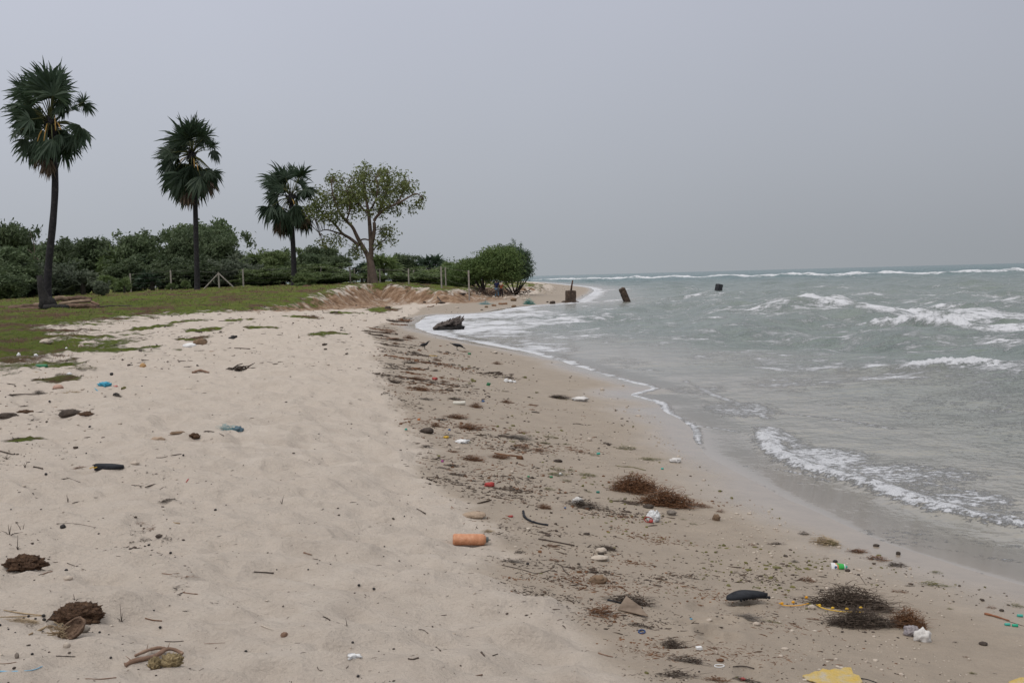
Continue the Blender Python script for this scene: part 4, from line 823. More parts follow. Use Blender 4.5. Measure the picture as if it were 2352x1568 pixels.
CL = [('F', (1350, 1448, 228, 288), 'rust', 'lone rust brown seaweed tuft right of the crows'), ('F', (1100, 1255, 650, 742), 'rust', 'peaked rust brown seaweed tuft right of the white bottle'), ('F', (1430, 1560, 630, 690), 'rust', 'small rust seaweed tuft right of the blue scrap'),
 ('F', (940, 1250, 870, 965), 'rust', 'wide rust brown seaweed mound above the white rag bottle'), ('F', (1010, 1270, 1195, 1295), 'rust', 'brown seaweed mound right of the magenta scrap'), ('F', (1285, 1560, 1195, 1265), 'rust', 'brown seaweed mound with a long root running right'),
 ('F', (1430, 1770, 995, 1062), 'net', 'grey net and weed tangle between two seaweed strips'), ('F', (1500, 1760, 1085, 1155), 'flatrust', 'flat rust seaweed strip below the grey net tangle'), ('F', (500, 690, 485, 565), 'rust', 'straggling rust seaweed tuft above the black twigs'),
 ('F', (440, 660, 388, 448), 'rust', 'low brown seaweed tuft left of the red scrap'), ('F', (790, 890, 432, 472), 'rust', 'small triangular brown seaweed tuft right of the red scrap'), ('F', (260, 400, 425, 480), 'dark', 'dark seaweed tuft at the dry edge below the crows'),
 ('F', (715, 830, 205, 250), 'rust', 'yellow brown seaweed tuft just below the standing crow'), ('F', (1930, 2091, 585, 635), 'dark', 'dark flat seaweed tuft left of the torn white film'), ('F', (930, 1150, 130, 150), 'flatrust', 'small rust weed at the feet of the feeding crow'),
 ('F', (480, 590, 125, 175), 'dark', 'dark weed tuft left of the standing crow'), ('F', (380, 560, 220, 275), 'flat', 'flat dark weed patch left below the standing crow'), ('F', (200, 330, 255, 285), 'flat', 'thin dark weed patch on the dry sand edge'),
 ('F', (850, 1000, 1300, 1350), 'dark', 'dark weed tuft below the magenta scrap'), ('F', (840, 1100, 775, 850), 'rust', 'rust weed tuft above the widest mound'), ('F', (700, 830, 870, 940), 'rust', 'rust weed tuft left of the widest mound'),
 ('F', (640, 900, 830, 860), 'flat', 'thin dark weed strip by the orange scrap'), ('F', (740, 960, 1000, 1020), 'flat', 'thin weed strip by the yellow scrap'), ('F', (540, 740, 615, 650), 'flat', 'dark weed strip left of the white bottle'), ('F', (830, 1030, 615, 648), 'dark', 'black weed just above the white bottle'),
 ('F', (780, 1030, 1165, 1195), 'flatrust', 'reddish flat weed strip above the brown mound'), ('F', (570, 740, 1105, 1135), 'flat', 'dark weed strip at the dry edge left of the white rag'), ('F', (760, 920, 1335, 1370), 'flat', 'dark weed strip just under the magenta scrap'),
 ('F', (850, 1080, 1390, 1440), 'flat', 'dark weed strip along the dry edge above the red cloth'), ('F', (1050, 1190, 1465, 1500), 'flat', 'dark weed strip above the red cloth'),
 ('K', (300, 465, 1232, 1308), 'rust', 'rust seaweed tuft up the beach from the standing crow'), ('K', (185, 270, 1298, 1372), 'rust', 'rust weed tuft left of the upper tuft'), ('K', (0, 240, 1155, 1245), 'flatrust', 'flat rust weed strip at the upper end of the wrack line'), ('K', (500, 580, 1320, 1352), 'flatrust', 'small weed tuft above the standing crow'),
 ('G', (235, 470, 190, 250), 'dark', 'dark seaweed strip ending at the torn white film'), ('G', (150, 350, 605, 660), 'flatolive', 'olive leaf patch right of the grey net tangle'), ('G', (110, 270, 670, 720), 'flatolive', 'olive leaf patch above the flat rust strip'),
 ('G', (770, 910, 685, 722), 'flat', 'dark weed bits at the left of the olive leaf row'), ('G', (870, 1160, 712, 775), 'flatolive', 'olive leaf row on smooth wet sand'), ('G', (1095, 1435, 835, 892), 'flatolive', 'lower olive leaf row near the white speckled scrap'),
 ('G', (350, 492, 698, 728), 'flatolive', 'short olive weed strip above the teal scrap'), ('G', (490, 650, 772, 812), 'flatrust', 'short brown weed strip left of the teal scrap'), ('G', (655, 780, 790, 850), 'flatolive', 'green leafy weed holding the teal scrap'),
 ('G', (-20, 250, 740, 795), 'flatrust', 'brown weed strip on the left of the olive patches'), ('G', (300, 370, 870, 915), 'dark', 'dark lumpy weed above the olive field'), ('G', (220, 420, 930, 1000), 'flatolive', 'upper olive leaf field above the green cap'), ('G', (130, 470, 990, 1050), 'flatolive', 'wide olive leaf field around the green cap'),
 ('G', (420, 530, 950, 1005), 'flatolive', 'right olive leaf field beside the wide one'), ('G', (490, 740, 990, 1055), 'flatolive', 'olive leaf strip right of the green cap'), ('G', (355, 480, 1055, 1115), 'flatolive', 'small olive leaf patch below the green cap'), ('G', (150, 320, 1145, 1205), 'flatolive', 'olive leaf patch near the red cloth'),
 ('G', (40, 160, 1140, 1175), 'flatrust', 'small brown weed strip left of the olive patch near the red cloth'), ('G', (100, 280, 1315, 1405), 'rust', 'rust weed tuft at the left of the net and rag tangle'), ('G', (430, 770, 1265, 1395), 'dark', 'dark weed and rag tangle above the black hose'),
 ('G', (590, 700, 1180, 1225), 'flatolive', 'small olive tuft left of the dark green cap'), ('G', (1970, 2100, 1375, 1440), 'flatrust', 'small rust weed tuft right of the big heap'), ('G', (1690, 1950, 1310, 1380), 'flatrust', 'thin weed trail off the right end of the big heap'),
 ('G', (820, 915, 1435, 1470), 'flat', 'small dark weed patch left of the white plastic bag'), ('G', (1600, 1690, 1460, 1520), 'flatolive', 'small olive weed right of the white plastic bag'), ('G', (1700, 1810, 1510, 1568), 'flatolive', 'curled olive and brown kelp piece right of the plastic bag'),
 ('A', (1040, 1430, 815, 945), 'dark', 'dark fibrous weed heap above the black strip'), ('A', (940, 1140, 440, 505), 'dark', 'dark weed lump at the right end of the thin dark stick'), ('A', (860, 1160, 880, 1045), 'flatrust', 'straggling brown weed left of the broken board'),
 ('A', (225, 380, 555, 605), 'net', 'grey dead weed tuft on the dry sand edge'), ('A', (60, 155, 295, 368), 'straw', 'dry straw tuft just behind the orange bottle'), ('A', (1440, 1700, 1150, 1305), 'dark', 'dark weed heap between blue ring and white block'), ('A', (1480, 1840, 1305, 1405), 'flat', 'flat dark weed strip left of the white loop'),
 ('A', (1380, 1760, 1420, 1530), 'flat', 'trailing dark weed strip at the dry sand edge near the photo bottom'), ('A', (1780, 2050, 1480, 1560), 'flatrust', 'brown weed at the bottom of the photo left of the red scrap'), ('A', (900, 1000, 640, 690), 'flat', 'small dark weed bits above the tan rubble'),
 ('A', (540, 680, 430, 480), 'flatrust', 'weed bits under the thin dark stick'), ('A', (560, 680, 545, 590), 'flatrust', 'rusty weed bits right of the grey dead tuft'), ('A', (300, 420, 480, 530), 'flat', 'dark weed bits right of the orange bottle'), ('A', (1180, 1420, 1060, 1120), 'flat', 'scattered weed bits below the broken board'),
 ('B', (280, 560, 900, 975), 'net', 'grey brown weed strip below the black studded sole'), ('B', (480, 740, 955, 1002), 'flatolive', 'thin green weed tail of the grey brown strip'), ('B', (420, 520, 262, 305), 'flatrust', 'small yellowish weed lump on the wet sand'), ('B', (565, 770, 255, 298), 'flat', 'dark weed strip before the wrack strand'),
 ('B', (830, 920, 380, 470), 'net', 'small upright weed sprig left of the green and white tube'), ('B', (910, 1075, 540, 645), 'flatrust', 'branching weed sprig below the green and white tube'), ('B', (60, 190, 1200, 1262), 'flatrust', 'rusty weed lump beside the white block'), ('B', (740, 820, 722, 765), 'flatrust', 'tiny weed lump above the yellow strap'),
 ('B', (240, 560, 1480, 1560), 'flat', 'dark weed heap holding the red scrap'), ('B', (920, 1110, 940, 985), 'flatrust', 'thin weed strip below the yellow strap'),
 ('I', (650, 900, 1235, 1335), 'straw', 'upper straw coloured part of the long wrack strand'), ('I', (760, 890, 1265, 1340), 'olive', 'fan shaped olive weed in the long wrack strand'), ('I', (950, 1120, 1340, 1395), 'rust', 'red brown weed in the middle of the long wrack strand'), ('I', (1090, 1290, 1385, 1455), 'flatrust', 'lower rust part of the long wrack strand'),
 ('I', (1250, 1430, 1440, 1505), 'flat', 'dark tail end of the long wrack strand'), ('I', (560, 660, 1175, 1262), 'flat', 'small sprig at the head of the long wrack strand'), ('C', (590, 900, 595, 680), 'flatolive', 'bright olive seaweed patch right of the wrack strand tail'), ('C', (470, 620, 645, 680), 'flat', 'dark weed strip above the coir ball'),
 ('C', (710, 860, 505, 560), 'flatolive', 'small weed lump at the water edge right of the wrack strand'), ('C', (1440, 1603, 770, 880), 'flatolive', 'green weed patch at the right photo edge'), ('C', (1240, 1370, 835, 885), 'flatrust', 'small yellowish weed lump left of the green weed at the edge'), ('C', (860, 970, 850, 892), 'flatolive', 'tiny olive weed right of the coir ball'),
 ('C', (1060, 1190, 1430, 1490), 'flatolive', 'small olive weed near the bottom right corner'), ('C', (930, 1000, 1160, 1200), 'flat', 'small dark weed right of the white rag'), ('C', (1020, 1110, 1300, 1335), 'flatrust', 'tiny weed on bare sand near the bottom right'), ('C', (330, 540, 690, 735), 'flatrust', 'loose root fibres above the coir ball'),
 ('H', (510, 740, 570, 640), 'straw', 'dry straw tuft below the pink shell'), ('H', (290, 400, 575, 625), 'net', 'grey twiggy tuft left of the straw tuft'), ('H', (600, 860, 350, 420), 'flatolive', 'twiggy creeper right of the green bottle'), ('H', (0, 250, 340, 400), 'flatolive', 'creeping green patch left of the green bottle'),
 ('H', (640, 790, 1240, 1290), 'flatrust', 'thin root tuft above the black sandal sole'), ('H', (1450, 1620, 1530, 1568), 'flat', 'dark weed strip on the dry sand below the red splinter'), ('D', (1200, 1510, 65, 112), 'flat', 'dark leaf strip at the head of the leaf litter trail'), ('D', (1040, 1160, 255, 290), 'flatrust', 'rust leaf bits in the leaf litter trail'),
 ('D', (1150, 1310, 285, 330), 'flatrust', 'yellow brown weed bits in the leaf litter trail'), ('D', (1010, 1220, 320, 360), 'flat', 'dark leaf bits in the leaf litter trail'), ('D', (1290, 1420, 345, 425), 'net', 'grey twiggy weed in the leaf litter trail'), ('D', (1100, 1260, 370, 420), 'flat', 'dark twiggy weed in the leaf litter trail'),
 ('D', (1130, 1330, 505, 580), 'flat', 'dark leaf cluster in the middle of the leaf litter trail'), ('D', (1220, 1410, 580, 650), 'flatrust', 'brown leaf cluster low in the leaf litter trail'), ('D', (1290, 1560, 655, 710), 'flatrust', 'reddish curled weed with twig at the trail end'), ('D', (1390, 1540, 740, 800), 'net', 'grey weed at the lower end of the leaf litter trail'),
 ('D', (1650, 1800, 890, 940), 'net', 'faint grey weed on the sand right of the trail'), ('D', (0, 330, 1020, 1080), 'straw', 'flattened straw strewn left of the lower dung lump'), ('D', (160, 290, 1060, 1105), 'flat', 'dark seed husks in the straw by the lower dung lump'),
 ('D', (1520, 1600, 1430, 1475), 'net', 'pale weed right of the broken branch'), ('D', (40, 330, 1550, 1600), 'rust', 'brown weed mat at the bottom left edge')]
for c, b_, k_, lab in CL:
    if c == 'D' and k_ in ('flat', 'net'): k_ = 'sparse'
    if c == 'D' and k_ == 'flatrust': k_ = 'sparserust'
    clump(c, b_, k_, lab)

# --- dung or coir lumps with a rough fibrous coat
def rough_lump(c, box, label, seed, name='coir_lump', mat=mBr, cat='coir lump', grp='brown coir lumps on the dry sand', n_=420, fib=.05):
    o = lump(c, box, mat, name, label, cat, grp, seed, .35, 2.2, 5, .62, 1.15)
    me_ = o.data; rs = random.Random(seed); nv = len(me_.vertices)
    for v in me_.vertices: v.co += v.co.normalized()*rs.uniform(-.006, .010)
    return o
mDung = M('coir_brown', (.055, .030, .018), (.20, .125, .075), 38, .95, 1., c3=(.115, .065, .038), dist=.03)
rough_lump('D', (5, 325, 560, 682), 'brown crusty coir lump at the left edge, the upper of two', 5, mat=mDung); rough_lump('D', (398, 785, 945, 1102), 'brown crusty coir lump behind the coconut husk, the lower of two', 8, mat=mDung)
# --- half coconut husk
p = gp('D', [(520, 1225)])[0]; k = mpp(p)/3.497
root = thing('coconut_husk', 'split fibrous coconut husk lying open below the lower coir lump', 'coconut husk', p); mb = MB(); nU, nV = 18, 10; rs = random.Random(4)
for sgn, sc in ((0, 1.), (1, .84)):
    b0 = len(mb.v)
    for i in range(nV+1):
        for j in range(nU):
            th = i/nV*1.45; a = j/nU*6.283; r_ = sc*(1+.06*math.sin(a*5+i)+rs.uniform(-.02, .02)); mb.v.append((math.sin(th)*math.cos(a)*130*k*r_, math.sin(th)*math.sin(a)*100*k*r_, -math.cos(th)*85*k*r_))
    for i in range(nV):
        for j in range(nU): j2 = (j+1) % nU; mb.f.append((b0+i*nU+j, b0+i*nU+j2, b0+(i+1)*nU+j2, b0+(i+1)*nU+j)[::(-1 if sgn else 1)])
e0, e1 = nV*nU, (nV+1)*nU+nV*nU
for j in range(nU): j2 = (j+1) % nU; mb.f.append((e0+j, e0+j2, e1+j2, e1+j))
mHusk = M('husk_fibre', (.10, .065, .045), (.24, .165, .115), 30, .95, .9, c3=(.17, .11, .075)); o = mb.build('husk_shell', mHusk, root); o.location = (0, .06, 58*k); o.rotation_euler = (R(28), R(-32), .4)
mb = MB()
for i in range(90):
    a = rs.uniform(2.4, 4.6); q = rs.uniform(.7, 1.25); c0 = Vector((math.cos(a)*100*k*q, math.sin(a)*70*k*q+.05, rs.uniform(.005, .045))); mb.tube([c0, c0+Vector((rs.uniform(-.05, .03), rs.uniform(-.03, .03), rs.uniform(-.01, .015)))], .0014, 3)
mb.build('torn_fibres', mTan, root)
lump('D', (590, 706, 1100, 1168), M('grey_shell', (.16, .14, .12), (.30, .27, .23), 20, .8, .4), 'shell_fragment', 'grey curved shell fragment beside the coconut husk', 'shell', seed=9, amp=.15)
lump('D', (500, 556, 1238, 1288), mSt, 'white_pebble', 'white pebble touching the front of the coconut husk', 'pebble', seed=3, amp=.1)
# --- branch with sponge
g_ = gp('D', [(1005, 1440), (1080, 1402), (1180, 1388), (1270, 1370), (1330, 1338), (1400, 1338), (1468, 1360)]); org = g_[0]; root = thing('broken_branch', 'bent broken branch forking over a pale sponge, bottom left', 'branch', org); k = mpp(org)/3.497
P_ = [Vector(q) for q in smooth_line([tuple(p-org+Vector((0, 0, z_*k))) for p, z_ in zip(g_, (16, 18, 20, 30, 50, 50, 30))], 2)]; rs = random.Random(2); MB().tube(P_, [k*rs.uniform(17, 24)*(1-.25*i/len(P_)) for i in range(len(P_))], 10).build('main_limb', mWood, root)
g2 = gp('D', [(1090, 1370), (1170, 1350), (1250, 1335), (1300, 1330), (1345, 1335)]); P_ = [Vector(q) for q in smooth_line([tuple(p-org+Vector((0, 0, z_*k))) for p, z_ in zip(g2, (26, 44, 52, 52, 40))], 2)]; MB().tube(P_, [k*rs.uniform(11, 16) for i in range(len(P_))], 9).build('upper_limb', mWood, root)
for (x0, y0, x1, y1, l0, l1) in [(1050, 1400, 1010, 1395, 20, 50), (1180, 1340, 1195, 1330, 40, 90), (1350, 1330, 1370, 1320, 50, 90)]:
    a, b_ = gp('D', [(x0, y0), (x1, y1)]); MB().tube([a-org+Vector((0, 0, l0*k)), b_-org+Vector((0, 0, l1*k))], [4*k, 1.5*k], 5).build('twig_stub', mWood, root)
mSp = M('sponge', (.30, .22, .11), (.48, .38, .22), 60, .95, 1., dist=.02)
def spiky(c, box, label, seed):
    o = lump(c, box, mSp, 'dried_sponge', label, 'sponge', 'pale dried sponges by the broken branch', seed, .3, 3, 4, .7, 1.1); rs = random.Random(seed)
    for v in o.data.vertices:
        if rs.random() < .5: v.co += v.co.normalized()*rs.uniform(0, .014)
    return o
spiky('D', (1192, 1282, 1380, 1466), 'small pale spiky sponge under the branch fork', 3); spiky('D', (1280, 1442, 1345, 1442), 'larger pale spiky sponge right under the branch fork', 4)

# --- orange bottle
a, b_ = gp('E', [(1628, 448), (1925, 462)]); L_ = (b_-a).length; root = thing('orange_bottle', 'faded orange ribbed plastic bottle with grey cap on dry sand', 'bottle', a, rz=math.atan2(b_.y-a.y, b_.x-a.x)); root.rotation_euler.y = math.atan2(a.z-b_.z, math.hypot(b_.x-a.x, b_.y-a.y)); r_ = .041
prof = [(0, r_*.72), (.004, r_*.92), (.012, r_)] 
for i in range(9): t = L_*(.06+.70*i/8); prof += [(t, r_*(1.0 if i not in (0,) else 1)), (t+L_*.02, r_*.965), (t+L_*.04, r_)] if i in (1, 2, 5, 6, 7) else [(t, r_*(.97 if 3 <= i <= 4 else 1.0))]
prof = sorted(set(prof)); prof += [(L_*.84, r_*.93), (L_*.88, r_*.7), (L_*.905, r_*.42), (L_*.92, r_*.36)]
mb = lathe(MB(), prof, 28); mB = M('faded_orange_plastic', (.40, .17, .085), (.60, .32, .20), 22, .5, .35, c3=(.52, .25, .14)); o = mb.build('bottle_body', mB, root); o.location = (0, .02, r_*.93)
o = lathe(MB(), [(L_*.90, r_*.47), (L_*.905, r_*.5), (L_*.965, r_*.46), (L_*.97, r_*.38)], 20).build('cap', M('grey_cap', (.07, .08, .08), (.12, .13, .13), 20, .6, .2), root); o.location = (0, .02, r_*.93)
o = lathe(MB(), [(L_*.965, r_*.12), (L_*1.03, r_*.07)], 8).build('nozzle', M('grey_cap', 0), root); o.location = (0, .02, r_*.9)
# --- soles
def sole(c, pts, label, mat, thick, studs=False, bend=0., accent=None, wpx=None):
    a, b_ = gp(c, pts); L_ = (b_-a).length; root = thing('shoe_sole', label, 'shoe sole', a, rz=math.atan2(b_.y-a.y, b_.x-a.x)); root.rotation_euler.y = math.atan2(a.z-b_.z, math.hypot(b_.x-a.x, b_.y-a.y)); n_ = 22; mb = MB(); k = L_/n_
    ws = [.32+.14*math.sin(min(1, i/n_*1.6)*math.pi*.5) + .06*math.cos(i/n_*6.28) for i in range(n_+1)]; wd = L_*.32
    for i in range(n_+1):
        t = i/n_; e_ = math.sqrt(max(0, 1-(2*t-1)**8)); w_ = wd*(.42-.10*math.cos(t*6.28)-.05*t)*2*max(e_, .3); z0 = bend*math.sin(t*math.pi)*.04+.030; th = thick*(1-.55*t)
        for (sx_, sz) in ((-.5, 0), (-.54, .5), (-.5, 1), (0, .93), (.5, 1), (.54, .5), (.5, 0), (0, .02)): mb.v.append((t*L_, sx_*w_+.04, z0+sz*th))
    for i in range(n_):
        for j in range(8): j2 = (j+1) % 8; mb.f.append((i*8+j, i*8+j2, (i+1)*8+j2, (i+1)*8+j))
    mb.f.append(tuple(range(8))[::-1]); mb.f.append(tuple(n_*8+j for j in range(8))); mb.build('sole', mat, root)
    if studs:
        rs = random.Random(3)
        for row in (-.045, .0, .04):
            mb = MB()
            for i in range(11):
                t = .04+i*.075; mb.blob((t*L_, .04+row, thick*(1-.55*t)+.006+bend*.04*math.sin(t*math.pi)), (.010, .010, .011), 1, .2, 2, i)
            mb.build('stud_row', mat, root)
    if accent:
        for t in (.05, .20): MB().tube([(t*L_, -.03, thick+.004), (t*L_+.01, .03, thick+.012), (t*L_, .09, thick+.004)], .004, 5).build('strap_stub', accent, root)
    return root
sole('B', [(545, 815), (200, 835)], 'black studded rubber sole lying on the wet sand left of the yellow strap', mBlk, .036, True, .4)
sole('H', [(822, 1322), (1078, 1322)], 'flat black sandal sole with yellow strap stubs on the dry sand', mBlk, .050, accent=mYel)
# --- yellow scalloped straps
def strap(pts, bumps, label, mat):
    g_ = gp('B', pts); org = g_[0]; k = mpp(org)/4.01; root = thing('scalloped_strap', label, 'plastic strap', org, 'yellow scalloped strap pieces')
    P_ = [Vector(q) for q in smooth_line([tuple(p-org+Vector((0, 0, .012))) for p in g_], 2)]; MB().tube(P_, 7*k, 6, flat=.6).build('band', mat, root)
    for g3 in gp('B', bumps): c = g3-org; MB().blob((c.x, c.y, .018), (17*k, 9*k, 13*k), 2, .08, 1.5, 3).build('scallop', mat, root)
strap([(730, 848), (765, 868), (850, 872), (930, 866), (1000, 848)], [(755, 862), (858, 866), (980, 852)], 'short orange yellow scalloped strap, left end free on sand', M('orange_yellow_plastic', (.55, .24, .01), (.66, .33, .02), 9, .45, .1))
strap([(1075, 860), (1130, 895), (1220, 915), (1350, 930), (1515, 928)], [(1100, 872), (1222, 900), (1352, 918), (1480, 922)], 'longer bright yellow scalloped strap lying across the weed raft', mYel)
lump('B', (1000, 1075, 840, 890), mSt, 'white_scrap', 'whitish scrap between the two yellow straps', 'scrap', seed=22, amp=.4)
# --- mottled yellow boards
def board(c, outline, th, mat, label, name='foam_board', tilt=.0):
    g_ = gp(c, outline); org = g_[0]; mb = MB(); n_ = len(g_); rs = random.Random(n_)
    for z_ in (0, th):
        for i, p in enumerate(g_): mb.v.append((p.x-org.x+rs.uniform(-.004, .004), p.y-org.y, z_+.004+tilt*(i/n_)))
    mb.f.append(tuple(range(n_))[::-1]); mb.f.append(tuple(range(n_, 2*n_)))
    for i in range(n_): j = (i+1) % n_; mb.f.append((i, j, n_+j, n_+i))
    o = mb.build(name, mat, smooth=False, loc=org); bevel(o, th*.25); return tag(o, label, 'board')
mFoam = M('mottled_yellow_foam', (.50, .33, .05), (.42, .37, .29), 16, .9, .9, c3=(.46, .35, .15))
board('B', [(945, 1510), (985, 1548), (1060, 1570), (1160, 1610), (1290, 1650), (1420, 1660), (1500, 1620), (1470, 1580), (1420, 1560), (1385, 1522), (1330, 1512), (1290, 1520), (1240, 1508), (1190, 1512), (1130, 1494), (1090, 1506), (1060, 1500), (1010, 1512)], .007, mFoam, 'mottled yellow foam board cut by the bottom edge of the photo')
board('C', [(1455, 1570), (1500, 1620), (1700, 1640), (1700, 1560), (1560, 1550)], .007, mFoam, 'small yellow board corner in the bottom right corner')
# --- green and white tube with blue disc
a = gp('B', [(1285, 520)])[0]; k = mpp(a)/4.01; root = thing('squeeze_tube', 'crushed white and green squeeze tube with a blue disc', 'tube', a)
mb = MB(); n_ = 10
for i in range(n_+1):
    t = i/n_; hh = (33-8*t)*k; th = (4+12*math.sin(min(t*1.2, 1)*1.57))*k
    for j in range(12): an = j/12*6.283; mb.v.append(((-72+t*130)*k, math.cos(an)*th, hh+math.sin(an)*hh))
for i in range(n_):
    for j in range(12): j2 = (j+1) % 12; mb.f.append((i*12+j, i*12+j2, (i+1)*12+j2, (i+1)*12+j))
mb.f.append(tuple(range(12))[::-1]); mb.f.append(tuple(n_*12+j for j in range(12))); o = mb.build('tube_body', mWh, root); o.data.materials.append(mGrn2 := plastic('leaf_green_plastic', (.03, .32, .06))); o.data.materials.append(mOra)
for f in o.data.polygons:
    x_ = f.center.x/k+72; zz = f.center.z/k; f.material_index = 1 if x_ > 62+(-.4)*(zz-30) and x_ < 122 else (2 if 50 < x_+.4*(zz-30) < 62 else 0)
o.rotation_euler.x = -.5; MB().blob((-38*k, -11*k, 26*k), (13*k, 1.5*k, 12*k), 2, 0).build('blue_disc', mBlue, root)
lathe(MB(), [(58*k, 14*k), (66*k, 14*k), (72*k, 11*k)], 12, c=(0, 0, 22*k)).build('cap', mTeal, root)
# --- small caps and scraps
def capc(c, x, y, w_, mat, label, ln=2.0, rz=0., grp=None, name='bottle_cap', cat='cap'):
    p = gp(c, [(x, y)])[0]; k = mpp(p)/CR[c][2]; r_ = w_*k/2/ln*1.05; Lh = w_*k/2
    o = lathe(MB(), [(-Lh, r_*.7), (-Lh*.92, r_*.95), (-Lh*.8, r_), (Lh*.8, r_), (Lh*.92, r_*.95), (Lh, r_*.7)], 14).build(name, mat, loc=p+Vector((0, 0, r_*.85))); o.rotation_euler.z = rz; return tag(o, label, cat, grp)
gT = 'teal capsule shaped caps at the right edge'
capc('C', 1565, 955, 50, mTeal, 'teal capsule cap beside the dark weed at the right edge, topmost of three', rz=-.2, grp=gT); capc('C', 1450, 1036, 50, mTeal, 'lighter teal capsule cap, left of the lower pair', rz=-.1, grp=gT); capc('C', 1520, 1046, 52, M('deep_teal_plastic', (.01, .28, .17), (.015, .33, .2), 9, .4, .1), 'deeper green capsule cap, right of the lower pair', rz=-.2, grp=gT)
capc('G', 273, 1072, 34, mGrn, 'green bottle cap in the olive leaf field', 1.6); capc('G', 762, 1230, 36, M('dark_green_plastic', (.01, .12, .10), (.015, .15, .12), 9, .4, .1), 'dark green bottle cap above the weed and rag tangle', 1.6)
capc('G', 1435, 984, 28, mTeal, 'tiny teal cap on bare wet sand above the biggest heap', 1.5); capc('G', 767, 828, 36, mTeal, 'teal scrap caught in green leafy weed', 1.6, .3, name='plastic_scrap', cat='scrap')
for c, b_, mt_, lab in [('F', (570, 608, 838, 864), mOra, 'orange scrap in dark weed at the dry edge'), ('F', (720, 792, 408, 442), mRed, 'red scrap in brown weed below the crows'), ('F', (1240, 1282, 648, 674), mBlue, 'blue scrap right of the white bottle'), ('F', (818, 852, 1272, 1302), mMag, 'magenta scrap on dark weed at the dry edge'),
    ('F', (838, 908, 1018, 1052), mYel, 'yellow scrap left above the white rag bottle'), ('F', (438, 472, 942, 968), mTeal, 'small teal scrap on the dry sand edge'), ('F', (1098, 1138, 152, 178), mGrn, 'green scrap right of the feeding crow'), ('F', (1290, 1345, 460, 502), mGrn, 'dark green upright scrap left of the white foam crumbs'), ('F', (890, 925, 950, 970), mBlue, 'tiny blue scrap beside the widest weed mound'),
    ('B', (362, 428, 1508, 1545), mRed, 'bright red scrap in the weed at the photo bottom'), ('A', (262, 312, 215, 238), mRed, 'small red scrap left of the black hose'), ('H', (1005, 1055, 540, 558), M('pink_plastic', (.50, .16, .15), (.6, .25, .22), 9, .6, .2), 'pinkish scrap above the striped rag'), ('H', (1075, 1135, 545, 580), mOl, 'olive scrap right of the striped rag'),
    ('G', (345, 395, 1012, 1045), mWh, 'white scrap in the olive leaf field'), ('A', (1720, 1750, 1045, 1056), mSky, 'tiny blue scrap above the white block'), ('G', (405, 435, 1372, 1392), mBlue, 'tiny blue scrap under the weed and rag tangle'), ('L', (-1000, -980, 345, 352), mBlue, 'blue scrap lying on the turf edge before the fence')]:
    b_ = ((b_[0]*.88+b_[1]*.12), (b_[0]*.12+b_[1]*.88), b_[2]*.8+b_[3]*.2, b_[3]); lump(c, b_, mt_, 'plastic_scrap', lab, 'scrap', 'coloured plastic scraps on the beach', seed=int(b_[0]) % 17, amp=.7, freq=3, sub=3)
capc('F', 1012, 700, 132, M('off_white_plastic', (.50, .48, .42), (.6, .58, .52), 6, .5, .2), 'yellowish white bottle lying in the wrack line', 3.4, name='white_bottle', cat='bottle')
lump('F', (970, 1112, 1062, 1106), mWh, 'white_rag', 'crumpled white rag on dark twigs in the wrack line', 'rag', seed=6, amp=.5, freq=3)
for b_, s_ in (((1480, 1525, 425, 466), 1), ((1520, 1570, 440, 470), 2), ((1565, 1608, 448, 472), 3)): lump('F', b_, mWh, 'foam_crumb', 'one of three touching white foam crumbs near the swash', 'foam', 'white foam crumbs near the swash', seed=s_, amp=.4)
lump('G', (500, 660, 222, 275), M('torn_film', (.52, .50, .48), (.62, .60, .58), 8, .4, .4), 'torn_film', 'torn whitish plastic film right of the dark seaweed strip', 'plastic film', seed=12, amp=.5, freq=3)
lump('G', (1515, 1640, 862, 915), M('torn_film', 0), 'torn_film', 'small speckled white film beside the lower olive leaf row', 'plastic film', seed=13, amp=.6, freq=4); lump('A', (780, 870, 75, 130), M('torn_film', 0), 'torn_film', 'whitish film in the dark weed and rag tangle', 'plastic film', seed=14, amp=.6, freq=4)
# --- white bag and red ring
mBag = M('clear_bag', (.55, .56, .57), (.75, .76, .77), 12, .3, .8, dist=.03)
lump('A', (1390, 1492, 182, 275), mBag, 'plastic_bag', 'crumpled clear white plastic bag on the wet sand', 'plastic bag', seed=31, amp=.45, freq=3.2, sub=4)
p = gp('A', [(1400, 275)])[0]; k = mpp(p)/3.497; root = thing('jug_top', 'red plastic jug top with handle ring leaning on the white plastic bag', 'jug top', p)
pts = [(-42, 0, 25), (-40, 0, 52), (-8, 0, 50), (20, 0, 34), (28, 0, 12), (0, 0, 4), (-30, 0, 10), (-42, 0, 25)]; MB().tube([(x*k, y*k-.03, z*k) for x, y, z in smooth_line(pts, 2)], 4*k, 6).build('ring', mRed, root); MB().blob((10*k, -.035, 14*k), (19*k, 12*k, 14*k), 2, .3, 2, 3).build('cap', mRed, root)
